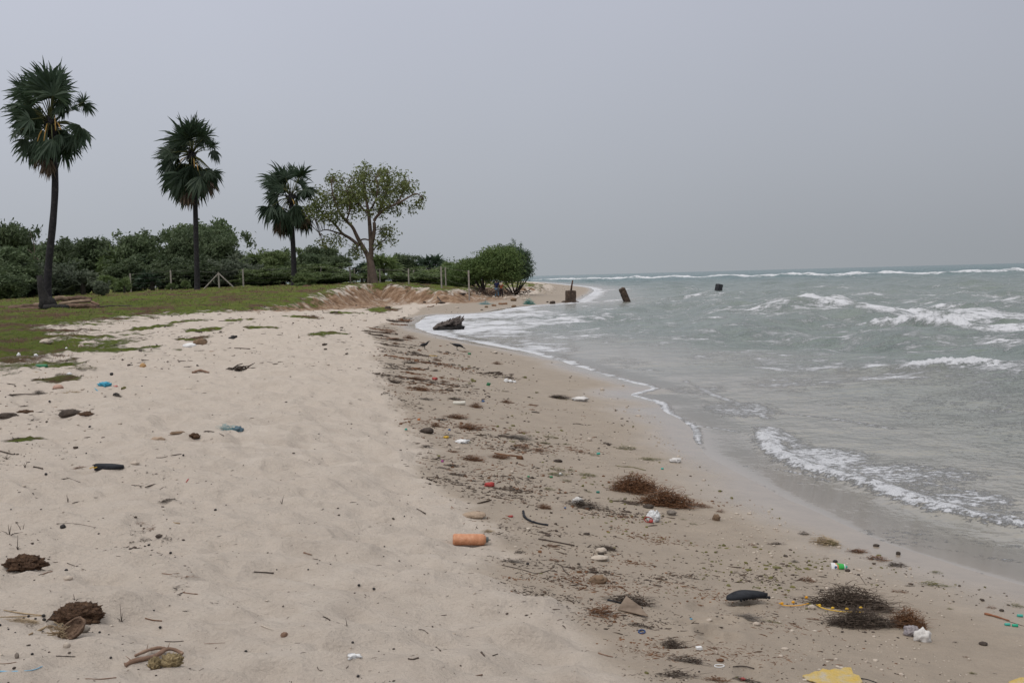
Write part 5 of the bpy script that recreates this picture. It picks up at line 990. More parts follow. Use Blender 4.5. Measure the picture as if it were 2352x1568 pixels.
# --- sticks, hoses, loops
gS = 'loose sticks and twigs on the beach'
ST = [('A', [(388, 195), (392, 235), (430, 268), (500, 292), (588, 306)], 9, mBlk, 'black_hose', 'bent black rubber hose right of the red scrap', 'hose', (1, 1)),
 ('A', [(510, 415), (640, 437), (800, 468)], 7, mDW, 'stick', 'thin dark stick running into the weed right of the orange bottle', 'stick', (1, .8)), ('A', [(1065, 905), (1200, 935), (1345, 972)], 8, mBlk, 'rubber_strip', 'thin black strip on brown weed above the broken board', 'strip', (1, 1)),
 ('A', [(215, 622), (390, 660), (480, 692), (550, 680), (610, 658)], 4, mDW, 'twig', 'long curved twig at the dry sand edge', 'twig', (.8, .6)), ('A', [(665, 615), (705, 630), (708, 660), (755, 702)], 5, mDW, 'twig', 'hooked dark twig at the tip of the dry sand edge', 'twig', (1, .6)),
 ('A', [(990, 1328), (1040, 1345), (1108, 1362)], 9, mWood, 'stick', 'short pale brown stick half buried in dry sand near the photo bottom', 'stick', (.8, .4)), ('A', [(1650, 1150), (1750, 1150), (1838, 1172)], 3, mDW, 'twig', 'thin arched twig right of the dark weed heap', 'twig', (1, .6)),
 ('B', [(305, 1420), (400, 1412), (500, 1438)], 8, mDW, 'twig', 'dark bowed twig right of the white loop', 'twig', (.5, .6)), ('B', [(1485, 1528), (1540, 1532), (1640, 1570)], 4, mBlk, 'twig', 'black knobbed stalk right of the foam board', 'twig', (2, .8)),
 ('C', [(1240, 935), (1330, 955), (1465, 1000)], 12, M('red_brown_wood', (.16, .06, .03), (.26, .11, .055), 9, .7, .4), 'wood_splinter', 'reddish brown wood splinter above the teal caps', 'splinter', (1, .5)), ('C', [(1465, 1000), (1540, 1025), (1610, 1045)], 3, mDW, 'twig', 'thin twig continuing from the red brown splinter to the edge', 'twig', (1, .8)),
 ('C', [(90, 580), (115, 615), (150, 668)], 2.5, mDW, 'twig', 'thin hooked twig left above the coir ball', 'twig', (1, .6)), ('G', [(945, 945), (1010, 960), (1100, 958), (1180, 975), (1260, 998)], 5, mOl, 'seagrass', 'long green strand of seagrass on the wet sand above the biggest heap', 'weed', (.6, .8)),
 ('G', [(500, 512), (545, 508), (610, 522)], 5, mDW, 'twig', 'curved dark twig alone on smooth wet sand', 'twig', (.6, .6)), ('G', [(70, 388), (150, 396)], 6, mDW, 'stick', 'short dark stick left of an olive tuft', 'stick', (1, .8)), ('G', [(625, 522), (695, 521)], 3, mDW, 'twig', 'short straight twig right of the curved dark twig', 'twig', (1, .6)),
 ('F', [(1380, 1212), (1500, 1235), (1670, 1250)], 9, mRust, 'weed_root', 'long rust coloured root trailing right from a weed mound', 'root', (.8, 1.2)), ('F', [(700, 190), (780, 195)], 4, mYel, 'yellow_stick', 'short yellow stick below the standing crow', 'stick', (1, 1)), ('F', [(1770, 780), (1850, 788)], 6, mDW, 'stick', 'short black stick on smooth sand left of an olive tuft', 'stick', (1, .8)),
 ('F', [(1080, 1070), (1130, 1066), (1165, 1088)], 4, mDW, 'twig', 'black twig at the right end of the white rag', 'twig', (1, .6)), ('F', [(150, 320), (370, 326)], 5, mDW, 'stick', 'thin dark stick at the dry edge of the upper wrack line', 'stick', (.7, 1)),
 ('D', [(450, 1352), (530, 1354), (606, 1357)], 4, mDW, 'twig', 'dark straight twig left of the broken branch', 'twig', (1, .7)), ('D', [(685, 1535), (800, 1540), (935, 1526)], 5, mWood, 'twig', 'long brown twig along the bottom edge of the photo', 'twig', (.7, 1)), ('D', [(-30, 1414), (60, 1414), (132, 1400)], 3.5, mRust, 'twig', 'reddish twig at the left edge above the blue strip', 'twig', (1, .6)),
 ('D', [(455, 290), (600, 285), (770, 320)], 2.5, mDW, 'twig', 'thin long curved twig behind the black stone', 'twig', (1, .6)), ('D', [(0, 10), (80, 22), (300, 88)], 5, mDW, 'twig', 'dark tapering twig at the left edge below the sandal sole', 'twig', (1.4, .3)), ('D', [(540, 605), (690, 663)], 2.5, mDW, 'twig', 'thin slanting twig right of the upper coir lump', 'twig', (1, .6)),
 ('D', [(235, 1190), (300, 1160), (375, 1120)], 10, mTan, 'straw_stalk', 'thick dry straw stalk left of the coconut husk', 'straw', (.7, 1)), ('D', [(0, 1040), (150, 1035), (340, 1030)], 4, mTan, 'straw_stalk', 'thin straw stalk lying left of the lower coir lump', 'straw', (1, 1)), ('D', [(30, 985), (130, 1005), (330, 1028)], 6, mTan, 'straw_stalk', 'pale split straw stalk topmost by the lower coir lump', 'straw', (.6, 1)),
 ('D', [(370, 1080), (410, 1040), (430, 1010)], 6, mDW, 'stick', 'dark stick leaning on the left of the lower coir lump', 'stick', (.5, 1)), ('D', [(340, 700), (400, 685), (470, 675)], 8, mWood, 'stick', 'sand covered brown stick right of the upper coir lump', 'stick', (.4, 1)),
 ('D', [(1325, 1235), (1400, 1238), (1475, 1232)], 4, mDW, 'twig', 'dark twig above the right end of the broken branch', 'twig', (1, .7)), ('D', [(1165, 1050), (1230, 1068), (1300, 1072)], 6, mRust, 'twig', 'reddish peeled twig on dry sand', 'twig', (.6, 1)), ('D', [(1470, 842), (1530, 852), (1588, 855)], 4, mRust, 'twig', 'thin reddish twig on dry sand right of the litter trail', 'twig', (1, .7)),
 ('D', [(1340, 275), (1400, 285), (1445, 290)], 6, mTan, 'twig', 'pale tan twig right of the litter trail head', 'twig', (.6, 1)), ('D', [(1640, 1252), (1810, 1245)], 2, mWood, 'twig', 'hair thin brown twig on dry sand', 'twig', (1, .6)), ('D', [(1300, 690), (1400, 703), (1540, 678)], 4, mWood, 'twig', 'curved tan twig at the end of the litter trail', 'twig', (1, .8)),
 ('E', [(90, 1108), (140, 1130), (190, 1147)], 7, mSt, 'stick', 'pale grey pointed stick on dry sand left of a stone', 'stick', (1.2, .2)), ('E', [(1495, 1280), (1530, 1312)], 7, mDW, 'twig', 'short black twig near the photo bottom centre', 'twig', (.8, .8)), ('E', [(1858, 1325), (1885, 1355)], 8, mDW, 'twig', 'short black twig, left of a close pair', 'twig', (1.2, .5)), ('E', [(1950, 1350), (1992, 1335)], 5, mDW, 'twig', 'short black twig, right of a close pair', 'twig', (.8, .6)),
 ('E', [(1355, 1138), (1395, 1140), (1432, 1172)], 3.5, mDW, 'twig', 'bent black twig on dry sand', 'twig', (.8, .8)), ('E', [(585, 1038), (610, 1045), (642, 1066)], 6, mDW, 'twig', 'knotted dark twig on dry sand', 'twig', (.8, 1)), ('E', [(430, 525), (500, 545)], 8, mWood, 'stick', 'short brown half buried stick in mid dry sand', 'stick', (1, .3)), ('E', [(30, 678), (110, 682), (190, 688)], 6, mDW, 'stick', 'brown half buried stick at the lower end of the litter trail', 'stick', (.6, .8)),
 ('E', [(1340, 172), (1375, 190), (1412, 212)], 5, mDW, 'twig', 'dark slanting twig left above the orange bottle', 'twig', (1, .8)), ('E', [(540, 1440), (555, 1470), (585, 1468)], 3.5, mDW, 'twig', 'hook shaped twig near the photo bottom', 'twig', (.8, .8)), ('E', [(1270, 1375), (1310, 1383), (1355, 1368)], 7, mDW, 'twig', 'dark knotted twig low in the dry sand centre', 'twig', (.7, 1)), ('E', [(1800, 1488), (1865, 1494)], 6, mRust, 'twig', 'red brown curled leaf stalk near the photo bottom', 'twig', (.5, 1)),
 ('H', [(0, 690), (55, 642), (150, 625), (350, 660)], 9, mDW, 'driftwood_stick', 'arched dark driftwood stick at the left edge', 'stick', (1.4, .4)), ('H', [(50, 748), (300, 742), (512, 740)], 6, mWood, 'stick', 'long straight pale stick above the bark pieces', 'stick', (.8, .8)), ('H', [(-60, 525), (100, 535), (230, 550)], 7, mDW, 'stick', 'dark stick cut by the left edge above the arched driftwood', 'stick', (1, .5)),
 ('H', [(1790, 995), (1830, 952), (1885, 952), (1960, 992), (2008, 1026)], 5, mDW, 'twig', 'arched bare twig just left below the blue net tangle', 'twig', (1, .7)), ('H', [(400, 1330), (560, 1352), (722, 1412)], 4, mDW, 'twig', 'long thin twig left below the sandal sole', 'twig', (1.2, .5)), ('H', [(200, 412), (320, 425), (412, 440)], 5, mTan, 'stick', 'pale stick below the green bottle', 'stick', (.8, .8)),
 ('H', [(1730, 412), (1790, 425), (1870, 428)], 14, mWood, 'stick', 'thick brown stick end tapering right on dry sand', 'stick', (1, .5)), ('H', [(1855, 427), (1945, 420)], 3, mDW, 'twig', 'thin twig touching the thick brown stick', 'twig', (1, .5)), ('H', [(1400, 1188), (1460, 1190), (1502, 1176)], 4, mDW, 'twig', 'dark bowed twig above the white stone', 'twig', (.7, .7)),
 ('H', [(1668, 1410), (1688, 1382)], 6, mRed, 'red_splinter', 'small red splinter on dry sand', 'splinter', (.7, 1)), ('H', [(300, 1275), (340, 1280), (385, 1292)], 9, mDW, 'twig', 'thick dark twig left of the sandal sole', 'twig', (.8, .6)), ('H', [(-20, 1125), (120, 1128)], 6, mDW, 'stick', 'dark stick cut by the left edge above the sandal sole', 'stick', (1, .8)),
 ('H', [(2100, 215), (2240, 218)], 5, mDW, 'stick', 'thin dark stick below the black lump', 'stick', (.8, 1)), ('H', [(1880, 238), (1955, 246)], 6, mWood, 'stick', 'short brown stick right of the white slab', 'stick', (1, .6)), ('H', [(1660, 75), (1810, 68)], 8, mDW, 'stick', 'black curved stick above the brown block', 'stick', (.7, 1)),
 ('J', [(1310, 905), (1120, 912), (935, 918)], 8, mDW, 'pole', 'long thin dark pole lying right of the log pile', 'pole', (1, 1)), ('K', [(520, 790), (640, 830), (760, 850)], 7, mDW, 'stick', 'dark stick on the sand below the eroded bank', 'stick', (.8, .8)), ('K', [(590, 818), (650, 826), (710, 852)], 6, mRust, 'stick', 'red brown stick on the sand below the eroded bank', 'stick', (.8, .8)),
 ('K', [(130, 1088), (230, 1095)], 7, mDW, 'stick', 'short dark stick on the upper beach', 'stick', (.8, .8)), ('D', [(0, 1478), (150, 1478), (270, 1470), (342, 1437)], 9, M('pale_blue_strip', (.10, .30, .48), (.22, .44, .60), 12, .6, .3), 'blue_strip', 'crinkled pale blue plastic strip at the left edge', 'plastic strip', (1, .4))]
for c, pts, r_, mt_, nm, lab, cat, en in ST: stick(c, pts, r_, mt_, nm, lab, cat, gS if cat in ('stick', 'twig') else None, ends=en, flat=.5 if nm == 'blue_strip' else 1)
def loop(c, cx, cy, rx, ry, r_, mat, label, name, cat):
    g_ = gp(c, [(cx+rx*math.cos(a), cy+ry*math.sin(a)) for a in [i*math.pi/8 for i in range(17)]]); k = mpp(g_[0])/CR[c][2]; org = g_[0]
    tag(MB().tube([p-org+Vector((0, 0, r_*k)) for p in g_], r_*k, 6).build(name, mat, loc=org), label, cat)
loop('B', 178, 1412, 46, 13, 5, mWh, 'white plastic loop on the wet sand near the photo bottom', 'white_loop', 'loop'); loop('A', 1340, 1158, 26, 14, 6, M('navy_plastic', (.01, .04, .12), (.02, .06, .18), 9, .5, .2), 'dark blue plastic ring at the dry sand edge', 'blue_ring', 'ring')
a = gp('A', [(1805, 1303)])[0]; k = mpp(a)/3.497; o = MB().box((0, .01, 13*k), (50*k, 34*k, 26*k)).build('white_block', mWh, smooth=False, loc=a); bevel(o, 4*k); o.rotation_euler.z = .2; tag(o, 'small white foam block beside the rusty weed', 'foam block')
# broken board
g_ = gp('A', [(1145, 985), (1240, 1010), (1395, 1055), (1330, 990), (1215, 925)]); org = g_[0]; mb = MB(); hz = [(.0, .010), (.0, .008), (.0, .005), (.004, .010), (.010, .018)]
for i in (0, 1):
    for p, h_ in zip(g_, hz): mb.v.append((p.x-org.x, p.y-org.y, h_[i]))
mb.f += [(4, 3, 2, 1, 0), (5, 6, 7, 8, 9)]+[(i, (i+1) % 5, 5+(i+1) % 5, 5+i) for i in range(5)]; o = mb.build('broken_board', M('sandy_board', (.10, .07, .05), (.24, .185, .14), 6, .95, .6), smooth=False, loc=org); bevel(o, .004); tag(o, 'broken sand dusted board propped on brown weed', 'board')

# --- stones, shells, lumps
LP = [('D', (478, 522, 292, 330), mSeed, 'black_stone', 'black stone in the curve of a thin twig', 'stone', .25), ('D', (500, 575, 705, 745), mSt, 'white_shell', 'white half buried shell right of the sand covered stick', 'shell', .15), ('D', (112, 148, 1318, 1372), M('striped_shell', (.10, .08, .07), (.30, .26, .22), 40, .7, .3), 'cone_shell', 'small striped cone shell above the reddish twig', 'shell', .1),
 ('E', (240, 302, 1155, 1200), mWood, 'stone', 'pinkish stone at the end of the pale pointed stick', 'stone', .2), ('E', (760, 862, 1335, 1372), mWh, 'foam_crumb', 'white crumbled foam on dry sand near the photo bottom', 'foam', 1.1), ('E', (1700, 1900, 190, 250), M('coarse_sand', (.30, .22, .16), (.46, .36, .27), 60, .95, .6), 'sand_mound', 'low coarse sand mound behind the orange bottle', 'sand mound', .2),
 ('H', (1243, 1302, 338, 386), mOr, 'ochre_stone', 'round ochre stone alone on pale sand', 'stone', .15), ('H', (458, 552, 530, 572), M('pink_shell', (.34, .20, .15), (.46, .32, .26), 9, .6, .3), 'pink_shell', 'pinkish conch shell above the straw tuft', 'shell', .2), ('H', (1580, 1700, 522, 558), mSt, 'flat_stone', 'flat grey stone right of the blue bag', 'stone', .3),
 ('H', (508, 692, 750, 828), mDW, 'bark_piece', 'broad curved bark piece, left of two touching pieces', 'bark', .3), ('H', (690, 825, 752, 802), mDung, 'bark_piece', 'dark rotten bark piece, right of two touching pieces', 'bark', .4), ('H', (-60, 130, 785, 842), mDW, 'bark_piece', 'dark bark piece at the left edge beside the grass patch', 'bark', .3), ('H', (130, 265, 775, 815), mDung, 'bark_piece', 'brown bark piece next to the one at the left edge', 'bark', .4),
 ('H', (1335, 1458, 1000, 1044), M('sandy_stone', (.24, .17, .12), (.40, .31, .23), 14, .9, .5), 'porous_stone', 'porous brown stone with hollows left of two shells', 'stone', .35), ('H', (1512, 1642, 948, 982), mBr, 'brown_shell', 'flat brown shell right of the porous stone', 'shell', .3), ('H', (1668, 1785, 942, 1000), mDung, 'brown_shell', 'lumpy brown shell at the foot of the arched twig', 'shell', .5),
 ('H', (1490, 1556, 1268, 1306), mSt, 'white_stone', 'smooth white stone right of the sandal sole', 'stone', .1), ('H', (985, 1052, 1422, 1456), mSt, 'white_shell', 'white half buried shell below the sandal sole', 'shell', .3), ('H', (1158, 1238, 1218, 1252), mSt, 'white_shell', 'pale flat shell above the sandal sole', 'shell', .3), ('H', (1725, 1842, 112, 178), mBr, 'brown_block', 'rusty brown block with ochre underside on the pale sand', 'block', .3),
 ('H', (1625, 1742, 165, 212), mWh, 'white_slab', 'white slab lying left below the rusty brown block', 'slab', .2), ('H', (2050, 2122, 72, 112), mSeed, 'black_lump', 'jagged black lump on the upper beach', 'lump', .6), ('H', (145, 180, 238, 278), mWh, 'white_bloom', 'leftmost white litter scrap at the turf edge', 'scrap', .4), ('H', (298, 334, 254, 280), mWh, 'white_bloom', 'second white litter scrap at the turf edge', 'scrap', .3), ('H', (578, 604, 196, 222), mWh, 'white_bloom', 'third white litter scrap inside the turf', 'scrap', .3),
 ('H', (692, 748, 168, 210), mSt, 'pale_stone', 'pointed pale stone in the turf', 'stone', .3), ('H', (590, 636, 424, 448), mWh, 'white_stone', 'small white stone right below the green bottle', 'stone', .2), ('H', (340, 450, 128, 168), mSt, 'pale_stone', 'flat pinkish stone in the turf', 'stone', .3), ('H', (1050, 1090, 876, 892), mSt, 'white_pebble', 'white pebble left of the porous stone', 'pebble', .1), ('H', (60, 90, 1410, 1440), mSeed, 'black_stone', 'black stone at the left edge below the twigs', 'stone', .3),
 ('G', (590, 695, 1360, 1402), mDW, 'dark_stone', 'dark stone under the weed and rag tangle', 'stone', .2), ('G', (1240, 1352, 1345, 1392), mDW, 'dark_stone', 'dark flat stone at the foot of the biggest seaweed heap', 'stone', .3), ('G', (1968, 2044, 1448, 1522), mBr, 'brown_lump', 'round brown lump on the wet sand right of the plastic bag', 'lump', .35), ('G', (1490, 1590, 1410, 1468), mGrey, 'grey_film', 'faint grey crumpled film right of the plastic bag', 'plastic film', .5),
 ('A', (920, 1070, 700, 770), mBr, 'brown_rubble', 'brown sandstone rubble above the fibrous weed heap', 'rubble', .4), ('A', (870, 925, 358, 380), mDW, 'dark_pebble', 'dark oval pebble above the weed lump', 'pebble', .1), ('A', (990, 1040, 515, 542), mDW, 'dark_pebble', 'dark pebble on tan coral rubble', 'pebble', .2), ('A', (970, 1060, 480, 525), mSt, 'coral_rubble', 'tan coral rubble under the dark pebble', 'rubble', .3), ('A', (930, 1080, 540, 590), mSt, 'coral_rubble', 'tan coral rubble right of the reddish weed bits', 'rubble', .3), ('A', (410, 436, 596, 618), mSeed, 'black_stone', 'round black stone at the dry sand edge', 'stone', .1),
 ('A', (1945, 2005, 1368, 1398), mRust, 'rust_lump', 'rust brown lump above the white loop', 'lump', .4), ('B', (490, 560, 1000, 1040), mSt, 'white_pebble', 'white rounded pebble below the grey brown weed strip', 'pebble', .3), ('B', (755, 825, 1235, 1262), mSt, 'white_pebble', 'white pebble left above the foam board', 'pebble', .2), ('B', (118, 188, 18, 70), mBr, 'brown_lump', 'brown lump on the wet sand at the upper pebble field', 'lump', .4), ('B', (1228, 1272, 430, 458), mSeed, 'black_stone', 'black stone touching the squeeze tube', 'stone', .3), ('B', (1342, 1390, 512, 542), mDW, 'dark_stone', 'dark stone at the right foot of the squeeze tube', 'stone', .2), ('B', (60, 120, 972, 1000), mSt, 'white_pebble', 'tan pebble left below the studded sole', 'pebble', .2), ('B', (130, 170, 1260, 1300), mSt, 'coral_rubble', 'cream coral rubble beside the rusty weed lump', 'rubble', .5),
 ('C', (1200, 1282, 1182, 1222), mDW, 'dark_stone', 'dark stone with tail alone at lower right', 'stone', .2), ('C', (428, 472, 352, 388), mDW, 'dark_stone', 'dark stone in the thin water film', 'stone', .2), ('C', (1382, 1428, 882, 908), mDW, 'dark_stone', 'dark oval stone left of the brown splinter', 'stone', .2), ('C', (1210, 1246, 788, 814), mDW, 'dark_stone', 'small dark stone above the oval one', 'stone', .2), ('C', (455, 510, 1470, 1500), mSt, 'white_pebble', 'white pebble near the bottom right foam board', 'pebble', .3), ('C', (220, 278, 285, 312), mDW, 'dark_stone', 'dark stone in the film above the wrack strand', 'stone', .3),
 ('C', (515, 640, 1030, 1140), M('grey_rag', (.22, .20, .22), (.42, .38, .38), 20, .9, .8), 'grey_rag', 'grey white rag at the right foot of the coir ball', 'rag', .6), ('C', (620, 765, 1055, 1190), M('torn_film', 0), 'torn_film', 'whitish torn film beside the grey rag', 'plastic film', .6), ('C', (80, 130, 840, 880), mSt, 'white_pebble', 'white scrap stone on the weed raft', 'stone', .3), ('C', (280, 350, 840, 885), mSt, 'white_pebble', 'larger white stone between weed raft and coir ball', 'stone', .3),
 ('F', (598, 742, 938, 1002), mDW, 'dark_lump', 'dark rounded rotten lump in the wrack line', 'lump', .25), ('F', (1720, 1750, 1440, 1460), mGrn, 'green_scrap', 'small green scrap at the olive patches', 'scrap', .3), ('F', (2000, 2091, 1268, 1302), mDW, 'dark_stone', 'dark stone in the olive patches', 'stone', .4), ('F', (1610, 1680, 1235, 1272), mRust, 'rust_lump', 'rust lump at the end of the trailing root', 'lump', .4), ('F', (1270, 1382, 1508, 1560), M('red_cloth', (.28, .03, .03), (.42, .08, .07), 20, .9, .6), 'red_cloth', 'crumpled dark red cloth at the wrack edge', 'cloth', .5),
 ('K', (1545, 1617, 825, 868), mBr, 'brown_rock', 'brown rock behind the people toward the sea', 'rock', .3), ('K', (1250, 1288, 918, 942), mBr, 'brown_rock', 'small brown rock left of the reddish bricks', 'rock', .3), ('K', (1555, 1612, 908, 938), mBr, 'brown_rock', 'wet brown rock at the foam below the net heap', 'rock', .3), ('K', (1995, 2060, 862, 898), mDW, 'dark_rock', 'dark rock left of the ruined block', 'rock', .4), ('K', (1955, 1980, 868, 884), mDW, 'dark_rock', 'small dark rock beside the dark rock by the ruined block', 'rock', .3), ('K', (1050, 1100, 772, 815), mBr, 'brown_rock', 'brown stone at the foot of the end fence post', 'rock', .3), ('K', (1160, 1215, 765, 800), mSt, 'pale_rock', 'pale stone right of the end fence post', 'rock', .3),
 ('K', (945, 1030, 815, 840), mDW, 'dark_lump', 'dark lump of debris left of the end fence post', 'lump', .5), ('K', (110, 175, 915, 948), mDW, 'dark_lump', 'dark lump on the upper beach below the bank', 'lump', .5), ('K', (715, 800, 832, 856), mDW, 'dark_lump', 'dark flat debris at the right foot of the bank', 'lump', .5), ('K', (2250, 2290, 870, 890), mDW, 'dark_rock', 'rubble stone at the right of the ruined block', 'rock', .4), ('K', (545, 580, 868, 886), mDW, 'dark_lump', 'small dark lump on the beach below the bank', 'lump', .5)]
for i, (c, b_, mt_, nm, lab, cat, amp) in enumerate(LP): lump(c, b_, mt_, nm, lab, cat, seed=i+40, amp=amp, sub=3, sink=.3)
for c, x0, y0 in [('K', 1330, 925), ('K', 1410, 908), ('K', 1460, 905)]:
    p = gp(c, [(x0+25, y0)])[0]; k = mpp(p)/4.965; o = MB().box((0, 0, .06), (48*k, .3, 22*k)).build('brick_chunk', M('red_brick', (.16, .08, .05), (.28, .17, .10), 6, .9, .6), smooth=False, loc=p); bevel(o, .03); o.rotation_euler = (random.uniform(-.2, .2), random.uniform(-.2, .2), random.uniform(-.5, .5)); tag(o, {1330: 'leftmost reddish brick chunk at the far water edge', 1410: 'middle ochre brick chunk at the far water edge', 1460: 'rightmost brick chunk at the far water edge'}[x0], 'brick', 'brick chunks at the far water edge')
sd = tangle_mesh(1, 1, .1, .01, .1, .1, mSeed); bs = MB().blob((0, 0, .5), (.5, .5, .5), 2, .12, 1.5, 3); sm_ = bpy.data.meshes.new('seed'); sm_.from_pydata(bs.v, [], bs.f); sm_.materials.append(mSeed); bpy.data.meshes.remove(sd)
for c, x, y, w_ in [('D', 533, 672, 30), ('D', 1195, 465, 22), ('D', 1370, 528, 24), ('D', 1236, 988, 18), ('D', 1287, 1126, 26), ('D', 1850, 1320, 24), ('D', 1975, 1318, 26), ('D', 259, 1340, 26), ('D', 345, 1166, 26), ('D', 122, 1162, 14), ('D', 230, 1036, 24), ('D', 190, 1052, 22), ('D', 285, 1056, 22), ('D', 350, 1035, 32), ('D', 355, 1065, 30), ('D', 0, 1108, 26), ('D', 68, 1138, 16), ('D', 800, 1164, 22), ('D', 890, 1368, 24), ('D', 1730, 184, 24), ('D', 52, 554, 12), ('D', 88, 176, 14),
  ('E', 467, 659, 16), ('E', 215, 659, 13), ('E', 875, 788, 26), ('E', 995, 818, 26), ('E', 868, 1518, 28), ('E', 825, 1246, 24), ('E', 1080, 468, 16), ('E', 1240, 230, 12), ('H', 385, 483, 14), ('H', 1050, 432, 26), ('H', 1095, 436, 22), ('H', 1000, 448, 36), ('H', 445, 712, 22), ('H', 1272, 553, 18), ('H', 1370, 958, 16), ('H', 130, 1158, 18), ('H', 350, 1145, 16), ('H', 1022, 1236, 26), ('H', 412, 1342, 28), ('H', 1155, 1281, 14), ('H', 773, 1153, 18), ('H', 805, 918, 26), ('H', 1643, 1170, 22), ('H', 295, 1508, 14)]:
    p = gp(c, [(x, y)])[0]; k = mpp(p)/CR[c][2]; o = link('dark_seed', sm_, None, None, p-Vector((0, 0, .002))); o.scale = (w_*k, w_*k*.9, w_*k*.85); o.rotation_euler.z = random.uniform(0, 6); tag(o, 'small round black seed lying on the dry sand', 'seed', 'round black seeds on the dry sand')
# sprouts
def sprout(c, x, y, stems, label):
    p = gp(c, [(x, y)])[0]; k = mpp(p)/CR[c][2]; mb = MB()
    for dx, dz, dy in stems: mb.tube([(0, 0, -.01), (dx*k*.4, dy*k*.5, dz*k*.45+.003), (dx*k, dy*k, dz*k+.003)], [3*k, 2.6*k, 1.2*k], 5)
    tag(mb.build('dry_sprout', mDW, loc=p), label, 'sprout', 'dry sprouts poking out of the sand')
sprout('D', 75, 375, [(-5, 80, 0), (20, 70, 0), (-70, 22, 20), (80, 6, -10), (110, 12, 0), (-20, 10, -20)], 'leftmost dry sprout with low side shoots, left edge'); sprout('D', 180, 360, [(-50, 90, 0), (20, 70, 0), (-80, 12, 10), (30, -2, -30), (35, 10, 0)], 'taller dry sprout with a slanting stem right of the first')
sprout('D', 140, 495, [(10, 115, 0), (-70, 4, 5), (25, 6, 0), (-15, 20, 10), (20, 24, 0)], 'dry sprout with one long upright stem near the upper coir lump'); sprout('D', 975, 1075, [(15, 70, 0), (-8, 142, 10), (-40, 26, 10), (35, 18, 0), (-20, 8, -10)], 'lone dry sprout with a long bent stem in mid sand'); sprout('D', 600, 900, [(-10, 46, 0), (60, 6, 0), (-20, 6, 8)], 'short hooked sprout above the lower coir lump')
sprout('D', 545, 115, [(-6, 60, 0), (8, 30, 0)], 'thin straight sprout near the top of the near sand'); sprout('E', 778, 1110, [(-8, 66, 0), (-30, -2, 4), (6, 10, 0)], 'thin sprout low in the dry sand centre'); sprout('E', 255, 130, [(22, 72, 0), (-12, 22, 0)], 'pair of thin upright blades on the upper near sand')
sprout('H', 60, 1200, [(10, 60, 0), (-50, 20, 10), (40, 24, 0), (-10, 30, -10)], 'dark sprout at the left edge above the sandal sole'); sprout('H', 225, 1275, [(20, 46, 0), (-20, 30, 0), (-5, 38, 5)], 'small dark sprout left of the thick dark twig')
# blue bag, nets, bottle
lump('H', (868, 975, 535, 580), M('blue_bag', (.02, .22, .36), (.07, .38, .52), 14, .45, .6), 'blue_bag', 'crumpled bright blue plastic bag on the dry sand', 'plastic bag', seed=71, amp=.5, freq=3, sub=4)
stick('H', [(848, 568), (880, 572)], 7, M('blue_bag', 0), 'blue_bag_tail', 'thin torn tail of the bright blue bag', 'plastic bag', ends=(.3, 1))
clump('H', (1000, 1098, 558, 638), 'net', 'black and white striped rag right of the blue bag', 'rag', 'striped_rag', None); lump('H', (1010, 1060, 600, 636), mSeed, 'black_rag', 'black scrap at the foot of the striped rag', 'rag', seed=3, amp=.5)
NB = M('blue_net', (.06, .22, .26), (.22, .40, .42), 12, .8, .3)
bn = tangle_mesh(170, 260, .3, .009, .8, .2, NB, leaf=20); clump('H', (1925, 2130, 855, 965), bn, 'tangled teal and blue fishing net on the dry sand', 'fishing net', 'fishing_net', None); lump('H', (2070, 2168, 905, 962), M('slate_cloth', (.05, .09, .12), (.14, .20, .24), 12, .8, .5), 'net_scrap', 'dark blue cloth scrap at the right end of the teal net', 'cloth', seed=5, amp=.5, freq=3)
clump('K', (1690, 1818, 835, 918), tangle_mesh(171, 400, .3, .013, .8, .2, M('teal_net', (.03, .17, .16), (.10, .34, .30), 12, .8, .3), leaf=60), 'heap of teal fishing net at the far water edge', 'fishing net', 'fishing_net', None, hs=1.3); clump('K', (1175, 1330, 850, 918), bn, 'blue grey fishing net spread left of the bricks', 'fishing net', 'fishing_net', None)
capc('H', 375, 382, 108, mGrn, 'green plastic bottle lying at the turf edge', 3.2, -.15, name='green_bottle', cat='bottle')
# root cluster of driftwood on dry sand
p = gp('H', [(2130, 405)])[0]; k = mpp(p)/3.901; rs = random.Random(8); mb = MB()
for i in range(22):
    a = rs.uniform(-.5, .5)+(0 if rs.random() < .5 else math.pi); l = rs.uniform(50, 150)*k; c0 = Vector((rs.uniform(-60, 90)*k, rs.uniform(-30, 30)*k, rs.uniform(6, 30)*k)); e_ = c0+Vector((math.cos(a)*l*.7, math.sin(a)*l*.5, rs.uniform(-10, 45)*k)); e_.z = max(e_.z, .01); mb.tube([c0, c0.lerp(e_, .5)+Vector((0, 0, rs.uniform(0, 16)*k)), e_], [rs.uniform(6, 10)*k, 6*k, 2*k], 6)
tag(mb.build('driftwood_roots', mDW, loc=p), 'splayed pile of flat driftwood roots on the dry sand', 'driftwood')

